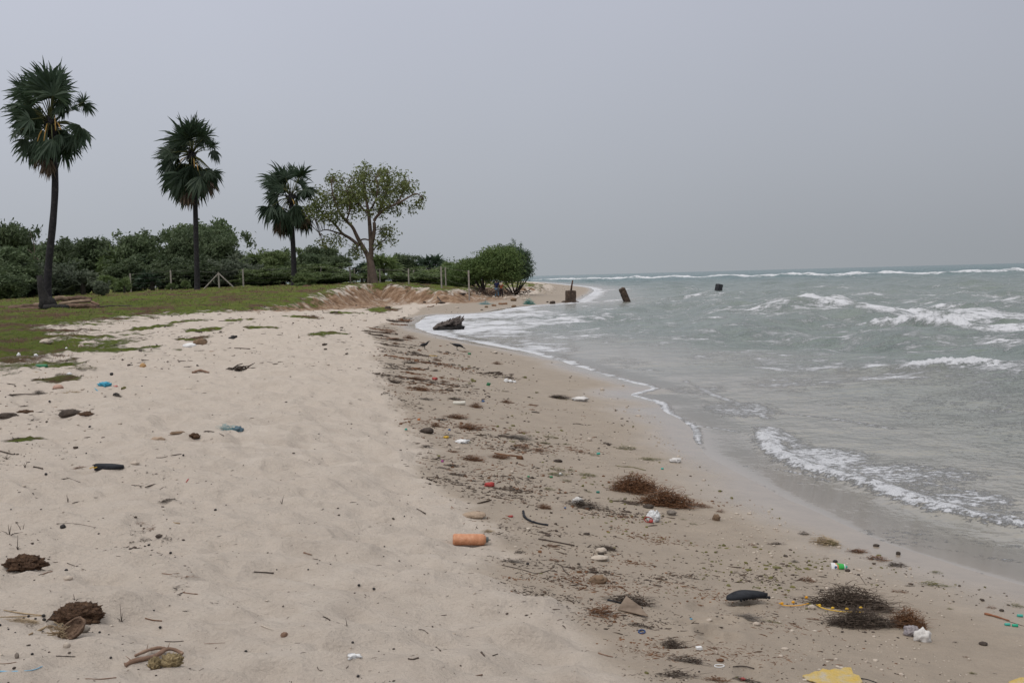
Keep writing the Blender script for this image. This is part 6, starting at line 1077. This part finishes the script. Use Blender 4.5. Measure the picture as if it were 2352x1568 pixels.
# --- stump of driftwood in the swash
p = Vector(PZ(1030., 757., .0)); p.z = -.03; k = mpp(p); rs = random.Random(12); root = thing('driftwood_stump', 'big weathered grey driftwood stump washed by white foam', 'driftwood', p); mW = M('weathered_stump', (.05, .042, .038), (.20, .17, .155), 5, .95, 1., c3=(.12, .10, .09), dist=.06); mK = M('charred_wood', (.010, .010, .011), (.04, .037, .035), 8, .95, 1., dist=.04)
mb = MB(); n_ = 14
sp_ = smooth_line([(-35, 0, 4), (-28, .05, 7), (-18, .1, 10), (-6, .1, 13), (8, .1, 15), (20, 0, 14), (30, 0, 10)], 2); mb.tube([(x*k, y, z*k) for x, y, z in sp_], [k*r_*rs.uniform(.8, 1.2) for r_ in np.interp(np.linspace(0, 6, len(sp_)), range(7), [2.5, 6, 8, 9, 10, 10, 6])], 12)
for i in range(70):
    x0 = rs.uniform(-26, 26); l = rs.uniform(6, 13)+max(0, x0+10)*.28; yy = rs.uniform(-.28, .3); c0 = Vector((x0*k, yy, np.interp(x0, [-30, 0, 15, 30], [7, 16, 20, 15])*k)); up_ = rs.uniform(.1, 1.0); e_ = c0+Vector((rs.uniform(.3, 1)*l*k, rs.uniform(-.15, .15), up_*l*k*.9)); e_.x = min(e_.x, 37*k); e_.z = min(e_.z, 34*k)
    mb.tube([c0-Vector((l*k*.6, 0, 3*k)), c0, c0.lerp(e_, .6)+Vector((0, 0, rs.uniform(-.04, .04))), e_], [1.5*k, rs.uniform(2.2, 3.6)*k, 2.2*k, rs.uniform(.4, 1.0)*k], 5)
mb.build('stump_wood', mW, root); MB().blob((-6*k, -.05, 4*k), (27*k, .30, 7*k), 3, .3, 2, 5).build('dark_underside', mK, root); MB().blob((22*k, .05, 5*k), (14*k, .3, 8*k), 3, .5, 2, 7).build('dark_root_end', mK, root)
# --- ruins in the sea
mC = M('old_brickwork', (.035, .026, .020), (.15, .105, .075), 5, .95, 1., c3=(.085, .06, .045), dist=.06); p = Vector(PZ(1311., 694., 0.)); k = mpp(p); root = thing('ruined_block', 'ruined brick block with a rusty upright post, standing in the shallows', 'ruin', p-Vector((0, 0, .1))); rs = random.Random(3)
def rough_box(dx, dy, dz, seed, div=9, amp=.04):
    mb = MB(); r_ = random.Random(seed); import bmesh
    bm = bmesh.new(); bmesh.ops.create_cube(bm, size=1); bmesh.ops.subdivide_edges(bm, edges=bm.edges, cuts=div, use_grid_fill=True)
    from mathutils import noise
    for v in bm.verts:
        c0 = Vector((v.co.x*dx, v.co.y*dy, v.co.z*dz)); q = noise.noise_vector(c0*5+Vector((seed, 0, 0)))*amp+noise.noise_vector(c0*14)*amp*.6; nn = sum(1 for t in v.co if abs(t) > .49); v.co = c0*(1-.04*(nn-1))+q
    me_ = bpy.data.meshes.new('b'); bm.to_mesh(me_); bm.free(); return me_
o = link('block', rough_box(21*k, .75, 31*k, 1), mC, root); o.location = (0, 0, 14*k); o.rotation_euler = (0, R(3), .25)
g_ = MB().tube([(1*k, 0, 27*k), (3*k, 0, 40*k), (5.5*k, 0, 53*k)], [2.6*k, 2.2*k, 1.6*k], 6).build('rusty_post', M('rusty_iron', (.03, .016, .012), (.10, .05, .03), 9, .9, .6), root)
for x, r_ in ((-14, 6), (-8, 5), (13, 4)): MB().blob((x*k, -.1, 2*k), (r_*1.4*k, .3, r_*.7*k), 3, .4, 2, int(x+20)).build('rubble_foot', mC, root)
p = Vector(PZ(1441., 691., 0.)); k = mpp(p); o = link('leaning_pillar', rough_box(12*k, .5, 38*k, 5), mC, None, p+Vector((-6*k, 0, 12*k))); o.rotation_euler = (0, R(-23), .3); tag(o, 'dark brick pillar stump leaning left in the sea', 'ruin')
p = Vector(PZ(1651., 665.5, 0.)); k = mpp(p); o = link('sunken_block', rough_box(12*k, .8, 17*k, 8), M('black_masonry', (.015, .017, .022), (.05, .05, .055), 5, .9, .8), None, p+Vector((0, 0, 4.5*k))); o.rotation_euler = (0, R(14), .3); tag(o, 'small black block tilted in the water farthest from shore', 'ruin')

# --- log pile and charred stump by the palm
def logj(x0, y0, x1, y1, rpx, mat, label, D=59., dD=0., ends=(1, .9), lz=0):
    a = Vector(PD(*[np.array(float(t)) for t in px('J', x0, y0)], D)); b_ = Vector(PD(*[np.array(float(t)) for t in px('J', x1, y1)], D+dD)); k = D/F/4.2; r_ = rpx*k; rs = random.Random(int(x0+y0)); org = a.copy(); n_ = 9
    P_ = [a.lerp(b_, i/n_)-org+Vector((0, rs.uniform(-.02, .02), math.sin(i/n_*3.14)*rs.uniform(.2, 1)*r_*.5)) for i in range(n_+1)]; o = MB().tube(P_, [r_*(ends[0]+(ends[1]-ends[0])*i/n_)*rs.uniform(.92, 1.08) for i in range(n_+1)], 12).build('log', mat, loc=org); return tag(o, label, 'log', 'logs piled at the foot of the leaning palm')
mPal = M('pale_log', (.15, .10, .07), (.32, .24, .175), 2.5, .9, .6); mLog = M('brown_log', (.07, .045, .035), (.19, .125, .09), 4, .95, .8, dist=.05)
zb = HZ(*PD(np.array(118.), np.array(700.), 59.)[:2]); base_y = (CR['J'][1], 0)
logj(90, 928, 400, 905, 26, mLog, 'dark rounded log at the left end of the pile', 60); logj(190, 938, 400, 930, 20, mLog, 'small log in front of the left end of the pile', 58.6); logj(430, 918, 655, 918, 30, mK, 'black charred log with a cut end in front of the palm base', 58.4)
logj(530, 832, 660, 842, 26, mPal, 'pale broad log behind the charred stump', 61, .5); logj(640, 832, 880, 838, 24, mLog, 'dark mossy log on top of the pile', 61.5); logj(570, 885, 880, 850, 18, mPal, 'pale bent bare branch lying across the pile', 59.6, .2); logj(640, 905, 940, 905, 24, mLog, 'long brown log at the bottom right of the pile', 59.2); logj(880, 862, 960, 895, 12, mWood, 'short stub leaning at the right end of the pile', 59.4); logj(330, 888, 540, 880, 16, mPal, 'pale thin log showing behind the charred stump at left', 60.5)
a = Vector(PD(*[np.array(float(t)) for t in px('J', 470, 905)], 58.9)); k = 58.9/F/4.2; o = MB(); o.tube([(-20*k, 0, -20*k), (-30*k, 0, 60*k), (-60*k, 0, 160*k), (-72*k, 0, 300*k)], [80*k, 55*k, 34*k, 26*k], 10); o.tube([(30*k, 0, -10*k), (10*k, 0, 60*k), (-10*k, 0, 100*k)], [60*k, 48*k, 10*k], 9); tag(o.build('charred_stump', mK, loc=a), 'tall black charred stump leaning against the foot of the palm', 'stump')
# --- dead branches below the feathery bush
for u, D_, w_, sd_i, lab in [(1100, 97, 3.4, 1, 'tangle of dark dead branches under the feathery bush, left'), (1135, 103, 3.8, 2, 'tangle of grey dead branches behind the people'), (1180, 108, 3.4, 3, 'low dead brush on the stony point right of the people')]:
    p = onG(u, D_); rs = random.Random(sd_i); mb = MB()
    for i in range(46):
        a = rs.uniform(0, 6.28); c0 = Vector((rs.uniform(-.5, .5)*w_, rs.uniform(-.6, .6), rs.uniform(.02, .3))); e_ = c0+Vector((math.cos(a)*rs.uniform(.3, 1.1), math.sin(a)*.4, rs.uniform(0, .75))); mb.tube([c0, c0.lerp(e_, .5)+Vector((rs.uniform(-.1, .1), 0, rs.uniform(0, .15))), e_], [.035, .024, .01], 4)
    tag(mb.build('dead_branches', mDW if sd_i == 1 else TB, loc=p), lab, 'dead branches', 'dead brush under the feathery bushes')

# ------------------------------------------------------------------ two people by the far water edge
def skin(name, vs, es, rad, mat, parent, sub=2):
    me_ = bpy.data.meshes.new(name); me_.from_pydata([tuple(v) for v in vs], es, []); o = bpy.data.objects.new(name, me_); COL.objects.link(o)
    md = o.modifiers.new('s', 'SKIN'); sk_ = me_.skin_vertices[0].data
    for i, r_ in enumerate(rad): sk_[i].radius = r_ if hasattr(r_, '__len__') else (r_, r_); sk_[i].use_root = (i == 0)
    o.modifiers.new('u', 'SUBSURF').levels = sub
    dg = bpy.context.evaluated_depsgraph_get(); m2 = bpy.data.meshes.new_from_object(o.evaluated_get(dg)); bpy.data.objects.remove(o)
    m2.materials.clear(); m2.materials.append(mat); m2.polygons.foreach_set('use_smooth', [True]*len(m2.polygons)); m2.name = name; return link(name, m2, None, parent)
mSk = M('skin', (.075, .038, .022), (.10, .052, .032), 20, .6, 0); mHair = M('hair', (.006, .005, .005), (.012, .010, .010), 30, .5, .2)
def person(u, vf, vh, label, shirt, trous, hx, step=.10, wide=1., shawl=None, arm=.10):
    D = 98.; p = onG(u, D); k = D/F; H_ = (vf-vh)*k/7.5; Hh = (vf-vh)*k; root = thing('person', label, 'person', p, 'people by the far water edge', hx); s_ = Hh/1.7
    q = lambda *a: Vector(a)*s_
    vs = [q(0, 0, .92), q(0, .01, 1.08), q(0, .02, 1.26), q(0, .01, 1.40), q(0, 0, 1.48), q(0, .01, 1.57), q(0, .02, 1.64)]
    rad = [(.15*wide, .11), (.13*wide, .10), (.16*wide, .11), (.12, .08), (.055, .055), (.085, .095), (.07, .085)]; es = [(i, i+1) for i in range(6)]
    for sx_ in (-1, 1):
        b = len(vs); vs += [q(sx_*.19*wide, .01, 1.38), q(sx_*.23*wide, -.02, 1.12), q(sx_*.24*wide, .06+sx_*arm, .88), q(sx_*.24*wide, .08+sx_*arm, .80)]; rad += [.055, .045, .03, (.035, .018)]; es += [(3, b), (b, b+1), (b+1, b+2), (b+2, b+3)]
        b = len(vs); vs += [q(sx_*.09*wide, 0, .84), q(sx_*.10*wide, sx_*step*.6+.03, .48), q(sx_*.10*wide, sx_*step, .09), q(sx_*.10*wide, sx_*step+.02, .035), q(sx_*.11*wide, sx_*step+.16, .03)]; rad += [.085, .058, .038, .036, (.035, .022)]; es += [(0, b), (b, b+1), (b+1, b+2), (b+2, b+3), (b+3, b+4)]
    body = skin('body', vs, es, [tuple(x*s_ for x in r_) if hasattr(r_, '__len__') else r_*s_ for r_ in rad], mSk, root)
    for sx_ in (-1, 1):                             # fingers
        w_ = q(sx_*.24*wide, .08+sx_*arm, .79); mb = MB()
        for i in range(4): mb.tube([w_+q(0, -.022+.015*i, 0), w_+q(-sx_*.005, -.022+.016*i, -.04), w_+q(-sx_*.015, -.02+.016*i, -.07+.006*abs(i-1.5))], [.009*s_, .008*s_, .006*s_], 5)
        mb.tube([w_+q(0, .03, .02), w_+q(-sx_*.01, .055, -.01), w_+q(-sx_*.015, .06, -.035)], [.010*s_, .009*s_, .007*s_], 5); mb.build('fingers', mSk, root)
    mb = MB(); mb.tube([q(0, .10, 1.60), q(0, .125, 1.565), q(0, .10, 1.555)], [.01*s_, .014*s_, .008*s_], 6); mb.build('nose', mSk, root)
    for sx_ in (-1, 1): MB().blob(q(sx_*.035, .10, 1.60), (.013*s_,)*3, 1, 0).build('eye', mHair, root); MB().blob(q(sx_*.09, .01, 1.585), (.012*s_, .02*s_, .032*s_), 1, 0).build('ear', mSk, root)
    MB().tube([q(-.025, .105, 1.53), q(0, .112, 1.528), q(.025, .105, 1.53)], .006*s_, 4).build('mouth', mRed, root)
    MB().blob(q(0, -.012, 1.625), (.105*s_, .112*s_, .11*s_), 3, .12, 3, 2).build('hair', mHair, root)
    sv = [vs[0]+q(0, 0, .0), vs[1], vs[2], vs[3]]; sr = [(.175*wide, .135), (.16*wide, .125), (.185*wide, .135), (.13, .09)]; se = [(0, 1), (1, 2), (2, 3)]
    for i in (7, 16): b = len(sv); sv += [vs[i], vs[i+1].lerp(vs[i], .35)]; sr += [.075, .07]; se += [(3, b), (b, b+1)]
    skin('shirt', sv, se, [tuple(x*s_ for x in r_) if hasattr(r_, '__len__') else r_*s_ for r_ in sr], shirt, root)
    tv = [vs[0]-q(0, 0, .02)]; tr = [(.165*wide, .13)]; te = []
    for i in (11, 20): b = len(tv); tv += [vs[i], vs[i+1], vs[i+2]+q(0, 0, .02)]; tr += [.105, .08, .062]; te += [(0, b), (b, b+1), (b+1, b+2)]
    skin('trousers', tv, te, [tuple(x*s_ for x in r_) if hasattr(r_, '__len__') else r_*s_ for r_ in tr], trous, root)
    if shawl: MB().blob(q(0, -.02, 1.42), (.19*s_, .15*s_, .17*s_), 3, .2, 2, 4).build('scarf', shawl, root)
cl = lambda n_, c: M(n_, c, tuple(x*1.5 for x in c), 12, .9, .3)
person(1140.5, 685.5, 646, 'person in dark navy shirt and pale blue jeans walking away along the shore', cl('navy_cloth', (.008, .012, .045)), cl('pale_denim', (.07, .13, .19)), R(-25), wide=1.1)
person(1150.5, 688.5, 652, 'person with cream scarf, rust orange top and dark trousers, following close behind', cl('rust_cloth', (.20, .06, .025)), cl('dark_cloth', (.014, .010, .012)), R(-15), wide=1.0, shawl=cl('cream_cloth', (.34, .28, .22)), step=.06)

# ------------------------------------------------------------------ two crows on the wrack line
mCr = M('crow_feathers', (.006, .006, .008), (.020, .020, .026), 20, .5, .3)
def crow(u, v, wpx, label, feed):
    p = Vector(G(np.array([u]), np.array([float(v)]))[0]); k = mpp(p); s_ = wpx*k; root = thing('crow', label, 'crow', p, 'crows feeding on the wrack line'); q = lambda *a: Vector(a)*s_
    if feed: vs = [q(0, 0, .36), q(.20, 0, .36), q(.36, 0, .28), q(.46, 0, .19), q(-.20, 0, .43), q(-.38, 0, .50), q(-.55, 0, .56)]
    else: vs = [q(0, 0, .36), q(.18, 0, .44), q(.30, 0, .56), q(.36, 0, .66), q(-.2, 0, .32), q(-.38, 0, .29), q(-.56, 0, .26)]
    rad = [(.13, .13), (.12, .12), (.075, .075), (.075, .07), (.10, .08), (.06, .035), (.05, .014)]
    skin('body', vs, [(0, 1), (1, 2), (2, 3), (0, 4), (4, 5), (5, 6)], [tuple(x*s_ for x in r_) for r_ in rad], mCr, root)
    h = vs[3]; d_ = q(.18, 0, -.13) if feed else q(.20, 0, -.02); MB().tube([h, h+d_*.6, h+d_], [.045*s_, .032*s_, .006*s_], 6).build('beak', mCr, root)
    for y_ in (-1, 1):
        MB().tube([q(.02, y_*.05, .30), q(-.02, y_*.05, .16), q(.03, y_*.05, .03)], [.045*s_, .018*s_, .014*s_], 5).build('leg', mCr, root)
        mb = MB(); [mb.tube([q(.03, y_*.05, .02), q(.03+dx, y_*.05+dy, .008)], [.014*s_, .008*s_], 4) for dx, dy in ((.11, 0), (.09, .05), (.09, -.05), (-.08, 0))]; mb.build('foot', mCr, root)
        MB().blob(q(-.08, y_*.10, .40), (.27*s_, .04*s_, .10*s_), 2, .1, 2, 3, Matrix.Rotation(R(14 if feed else -10), 3, 'Y')).build('wing', mCr, root)
crow(975, 801.5, 27, 'black crow standing upright with raised head, left of two', False); crow(1050, 804, 31, 'black crow bending down to peck with raised tail, right of two', True)

# ------------------------------------------------------------------ uncountable beach litter and turf blades
def sample(n_, seed):
    r_ = np.random.default_rng(seed); u = r_.uniform(-150, 2450, n_); v = 672+ (1640-672)*r_.uniform(0, 1, n_)**1.1
    z = np.full(n_, .7); 
    for _ in range(5): p = PZ(u, v, z); z = z*.4+.6*np.clip(height(p[:, 0], p[:, 1], micro=False), 0, 2)
    p = PZ(u, v, z); d_, g_ = fields(p[:, 0], p[:, 1]); dd = dryd(p[:, 0], p[:, 1]); return u, v, p[:, 0], p[:, 1], d_, g_, dd, r_
def litter(name, label, n_, seed, mode, sz, mat, shape):
    u, v, x, y, d_, g_, dd, r_ = sample(n_, seed)
    pat = np.clip(.42+fbm(x*1.1, y*.7, 3, seed % 5)*3.6, 0.01, 1)**2.5; fine_ = np.clip(.5+fbm(x*4, y*4, 2, 9)*3, 0, 1)
    band = np.exp(-((dd+.75)/.75)**2); wet_ = ((dd < .1) & (d_ > .35)).astype(float)
    if mode == 'weed': w_ = band*pat*1.6*fine_ + wet_*.008 + np.exp(-((dd+.1)/.12)**2)*.4*pat
    elif mode == 'olive': w_ = np.exp(-((dd+1.9)/.8)**2)*pat*fine_*1.3*((y > 6) & (y < 22)) + wet_*.004
    elif mode == 'pebble': w_ = wet_*(.035+.7*pat*np.exp(-((d_-1.3)/.9)**2)+.35*pat) + (dd > 0)*.03
    else:
        tr = np.exp(-((u-(330+.10*(v-1150)))/55)**2)*((v > 1050) & (v < 1380)); lf = ((u < 230) & (v > 835) & (v < 1090))*.6+((u < 130) & (v > 1090) & (v < 1500))*.12
        up_ = ((v < 850) & (v > 715) & (u > 250) & (u < 900))*1.3+((v < 770) & (u > 500))*1.0
        w_ = (dd > 0)*(.035 + tr*.8*pat + lf*pat + up_*pat) + (dd > 0)*(dd < .8)*.10*pat
    w_ = w_*(d_ > .3)*((g_ < 0) | (mode == 'dry'))*np.where(g_ > 1.5, .1, 1)
    keep = r_.uniform(0, 1, n_) < w_; build_litter(name, label, x[keep], y[keep], r_, sz, mat, shape)
def build_litter(name, label, x, y, r_, sz, mat, shape):
    m_ = len(x); k = np.hypot(x, y)/F
    z = height(x, y); s_ = sz*np.exp(r_.normal(0, .45, m_))*np.clip(k*1000, 2.0, 22)/1000
    a = r_.uniform(0, 6.283, m_); ca_, sa_ = np.cos(a), np.sin(a)
    if shape == 'twig':
        nr_, ns = 4, 3; T = []; bend = r_.uniform(-.5, .5, m_)
        for i in range(nr_):
            t = i/(nr_-1)*2-1; cx = t*s_*1.5; cy = bend*s_*(1-t*t)
            for j in range(ns):
                an = 2.09*j; rr_ = s_*.16*(1.1-.5*abs(t)); px_, py_, pz_ = cx, cy+math.cos(an)*rr_, np.full(m_, 0.)+math.sin(an)*rr_+rr_*.7+(t+1)*.0
                T.append(np.stack([x+px_*ca_-py_*sa_, y+px_*sa_+py_*ca_, z+pz_], -1))
        V_ = np.stack(T, 1); f = []
        for i in range(nr_-1):
            for j in range(ns): j2 = (j+1) % ns; f.append((i*ns+j, i*ns+j2, (i+1)*ns+j2, (i+1)*ns+j))
        Fc_ = (np.arange(m_)[:, None, None]*(nr_*ns)+np.array(f)[None]).reshape(-1, 4)
    else:
        ph = (1+5**.5)/2; B = np.array([(-1, ph, 0), (1, ph, 0), (-1, -ph, 0), (1, -ph, 0), (0, -1, ph), (0, 1, ph), (0, -1, -ph), (0, 1, -ph), (ph, 0, -1), (ph, 0, 1), (-ph, 0, -1), (-ph, 0, 1)])/1.9
        f = [(0, 11, 5), (0, 5, 1), (0, 1, 7), (0, 7, 10), (0, 10, 11), (1, 5, 9), (5, 11, 4), (11, 10, 2), (10, 7, 6), (7, 1, 8), (3, 9, 4), (3, 4, 2), (3, 2, 6), (3, 6, 8), (3, 8, 9), (4, 9, 5), (2, 4, 11), (6, 2, 10), (8, 6, 7), (9, 8, 1)]
        el_ = r_.uniform(.45, 1, m_); fl = r_.uniform(.3, .6, m_) if shape == 'stone' else r_.uniform(.15, .6, m_); J = B[None]*(1+r_.uniform(-.28, .28, (m_, 12, 1)))
        X_ = J[..., 0]*s_[:, None]; Y_ = J[..., 1]*(s_*el_)[:, None]; Z_ = J[..., 2]*(s_*fl)[:, None]
        V_ = np.stack([x[:, None]+X_*ca_[:, None]-Y_*sa_[:, None], y[:, None]+X_*sa_[:, None]+Y_*ca_[:, None], z[:, None]+Z_+(s_*fl*.4)[:, None]], -1); Fc_ = (np.arange(m_)[:, None, None]*12+np.array(f)[None]).reshape(-1, 3)
    o = link(name, mesh_np(name, V_.reshape(-1, 3), Fc_, shape == 'stone'), mat); return tag(o, label, None, kind='stuff')
def band_centres(n_, seed, off, wid, ymax=60, lo=0):
    r_ = np.random.default_rng(seed); L_ = smooth_line(DRY, 0); seg = np.diff(L_, axis=0); P_ = []
    k_ = (L_[:-1, 1] > 1.5) & (L_[:-1, 1] < ymax); ln = np.hypot(seg[:, 0], seg[:, 1])*k_*(1/np.maximum(L_[:-1, 1], 3))**1.8; pr = ln/ln.sum()
    idx = r_.choice(len(seg), n_, p=pr); t = r_.uniform(0, 1, n_); c = L_[idx]+seg[idx]*t[:, None]; tn = seg[idx]/np.maximum(np.hypot(seg[idx, 0], seg[idx, 1]), 1e-6)[:, None]
    nrm_ = np.stack([tn[:, 1], -tn[:, 0]], -1); return c+nrm_*(off+np.abs(r_.normal(0, wid, n_)))[:, None], r_
def patch_litter(name, label, n_c, per, seed, off, wid, sz, mat, shape, spread=1.):
    c, r_ = band_centres(n_c, seed, off, wid); cnt = r_.integers(int(per*.25), int(per*1.9), n_c); ii = np.repeat(np.arange(n_c), cnt); sp_ = (np.exp(r_.normal(-1.95, .55, n_c))*spread*np.clip(c[:, 1]/9, .8, 2.0))[ii]
    x = c[ii, 0]+r_.normal(0, 1, len(ii))*sp_*1.5; y = c[ii, 1]+r_.normal(0, 1, len(ii))*sp_*.9; d_, g_ = fields(x, y); k_ = (d_ > .4) & (dryd(x, y) < .18); build_litter(name, label, x[k_], y[k_], r_, sz, mat, shape)
patch_litter('weed_litter', 'dark weed twigs matted along the wrack line', 80, 60, 311, .05, .85, 3.2, mDark, 'twig'); patch_litter('weed_mats', 'rust brown weed bits matted along the wrack line', 75, 65, 312, .05, .7, 2.8, mRust, 'twig')
patch_litter('dark_crumbs', 'dark weed scraps matted along the wrack line', 80, 34, 311, .05, .85, 2.2, mDark, 'crumb'); patch_litter('rust_crumbs', 'rust brown weed scraps matted along the wrack line', 60, 40, 314, .1, .8, 2.0, mRust, 'crumb')
patch_litter('edge_litter', 'thin fringe of dark bits along the dry sand edge', 90, 22, 315, -.1, .10, 2.4, mDark, 'twig', .8)
litter('weed_crumbs', 'weed crumbs scattered singly over the wet sand', 14000, 302, 'weed', 2.0, mDark, 'crumb')
litter('olive_leaves', 'olive leaf scraps strewn on the smooth wet sand', 22000, 304, 'olive', 2.8, mOl, 'crumb')
litter('pebbles', 'pale pebbles and shell bits scattered over the wet sand', 20000, 305, 'pebble', 2.2, mSt, 'stone'); litter('dark_pebbles', 'dark pebbles scattered over the wet sand', 11000, 306, 'pebble', 2.0, mDW, 'stone')
litter('dry_litter', 'thin dark twigs and leaf bits scattered over the dry sand', 34000, 307, 'dry', 2.8, mDW, 'twig'); litter('dry_crumbs', 'brown crumbs scattered over the dry sand', 26000, 308, 'dry', 1.8, mDW, 'crumb'); litter('dry_shells', 'pale shell bits scattered over the dry sand', 5000, 309, 'dry', 2.0, mSt, 'stone')
# rubble on the far point
def rubble():
    r_ = np.random.default_rng(77); mb = MB()
    for i in range(260):
        u = r_.uniform(1085, 1400); D_ = r_.uniform(88, 135) if u < 1215 else r_.uniform(100, 260); p = onG(u, D_)
        dd_, _ = fields(np.array([p[0]]), np.array([p[1]]))
        if dd_[0] < 2.5: continue
        s_ = r_.uniform(.06, .24); mb.blob((p[0], p[1], p[2]+s_*.2), (s_, s_*.8, s_*.55), 1, .4, 2, i)
    tag(mb.build('rubble', mSt), 'pale coral rubble strewn over the far sandy point', None, kind='stuff')
rubble()
def blades(name, label, n_, seed, lo, hi, mat, hgt, cut, near=False):
    r_ = np.random.default_rng(seed); u = r_.uniform(-120, 1130, n_); D_ = lo*(hi/lo)**r_.uniform(0, 1, n_); x = (u-1176)/F*D_; y = D_
    d_, g_ = fields(x, y); v_ = .5+(g_-np.interp(y, [0, 22, 34, 58, 74], [-.1, .2, .5, -.3, .9]))/np.interp(y, [0, 30, 80], [3., 8, 5.]); s_ = np.zeros(n_)
    for cx, cy, rx, ry in SPOTS: s_ = np.maximum(s_, np.clip(1.05-np.sqrt(((x-cx)/rx)**2+((y-cy)/ry)**2)*.75, 0, .8))
    w_ = (1 if near else ss(-.16, .10, fbm(x*.30, y*.22, 3, 88)*(1 if 'red' in name else -1)+(.0 if 'red' in name else .09)))*ss(cut, cut+.5, np.maximum(np.clip(v_, 0, 1), s_)+fbm(x*.75, y*.75, 4, seed)*1.5)*np.clip(.55+fbm(x*2.2, y*2.2, 2, 5)*2, .1, 1); k_ = r_.uniform(0, 1, n_) < w_; x, y = x[k_], y[k_]; m_ = len(x); z = height(x, y)
    sc = np.clip(y/F*1000, 4, 60)/1000; h = hgt*r_.uniform(.5, 1.4, m_)*np.interp(y, [10, 30, 90], [.55, .8, 1.4]); w2 = sc*r_.uniform(1.0, 2.4, m_); a = r_.uniform(0, 6.28, m_); lx = r_.normal(0, .6, m_)*h; ly = r_.normal(0, .6, m_)*h
    V_ = np.stack([np.stack([x-np.cos(a)*w2*.5, y-np.sin(a)*w2*.5, z-.01], -1), np.stack([x+np.cos(a)*w2*.5, y+np.sin(a)*w2*.5, z-.01], -1), np.stack([x+lx, y+ly, z+h], -1)], 1).reshape(-1, 3)
    tag(link(name, mesh_np(name, V_, np.arange(m_*3).reshape(-1, 3), False), mat), label, None, kind='stuff')
GG = leafmat('turf_green', (.050, .066, .024), (.25, .29, .060), .45, rnd=0, c3=(.15, .19, .034)); GR = leafmat('turf_red', (.12, .070, .042), (.24, .155, .095), .7, rnd=0); GK = leafmat('turf_dark', (.050, .064, .024), (.10, .115, .045), .7, rnd=0)
blades('turf_grass', 'short green turf grass behind the beach', 95000, 401, 10.5, 120, GG, .075, .80); blades('dark_turf', 'darker weeds mixed into the turf', 50000, 402, 10.5, 120, GK, .09, .85); blades('red_creeper', 'reddish dry creeper at the turf edge', 90000, 403, 10.5, 105, GR, .08, .62)
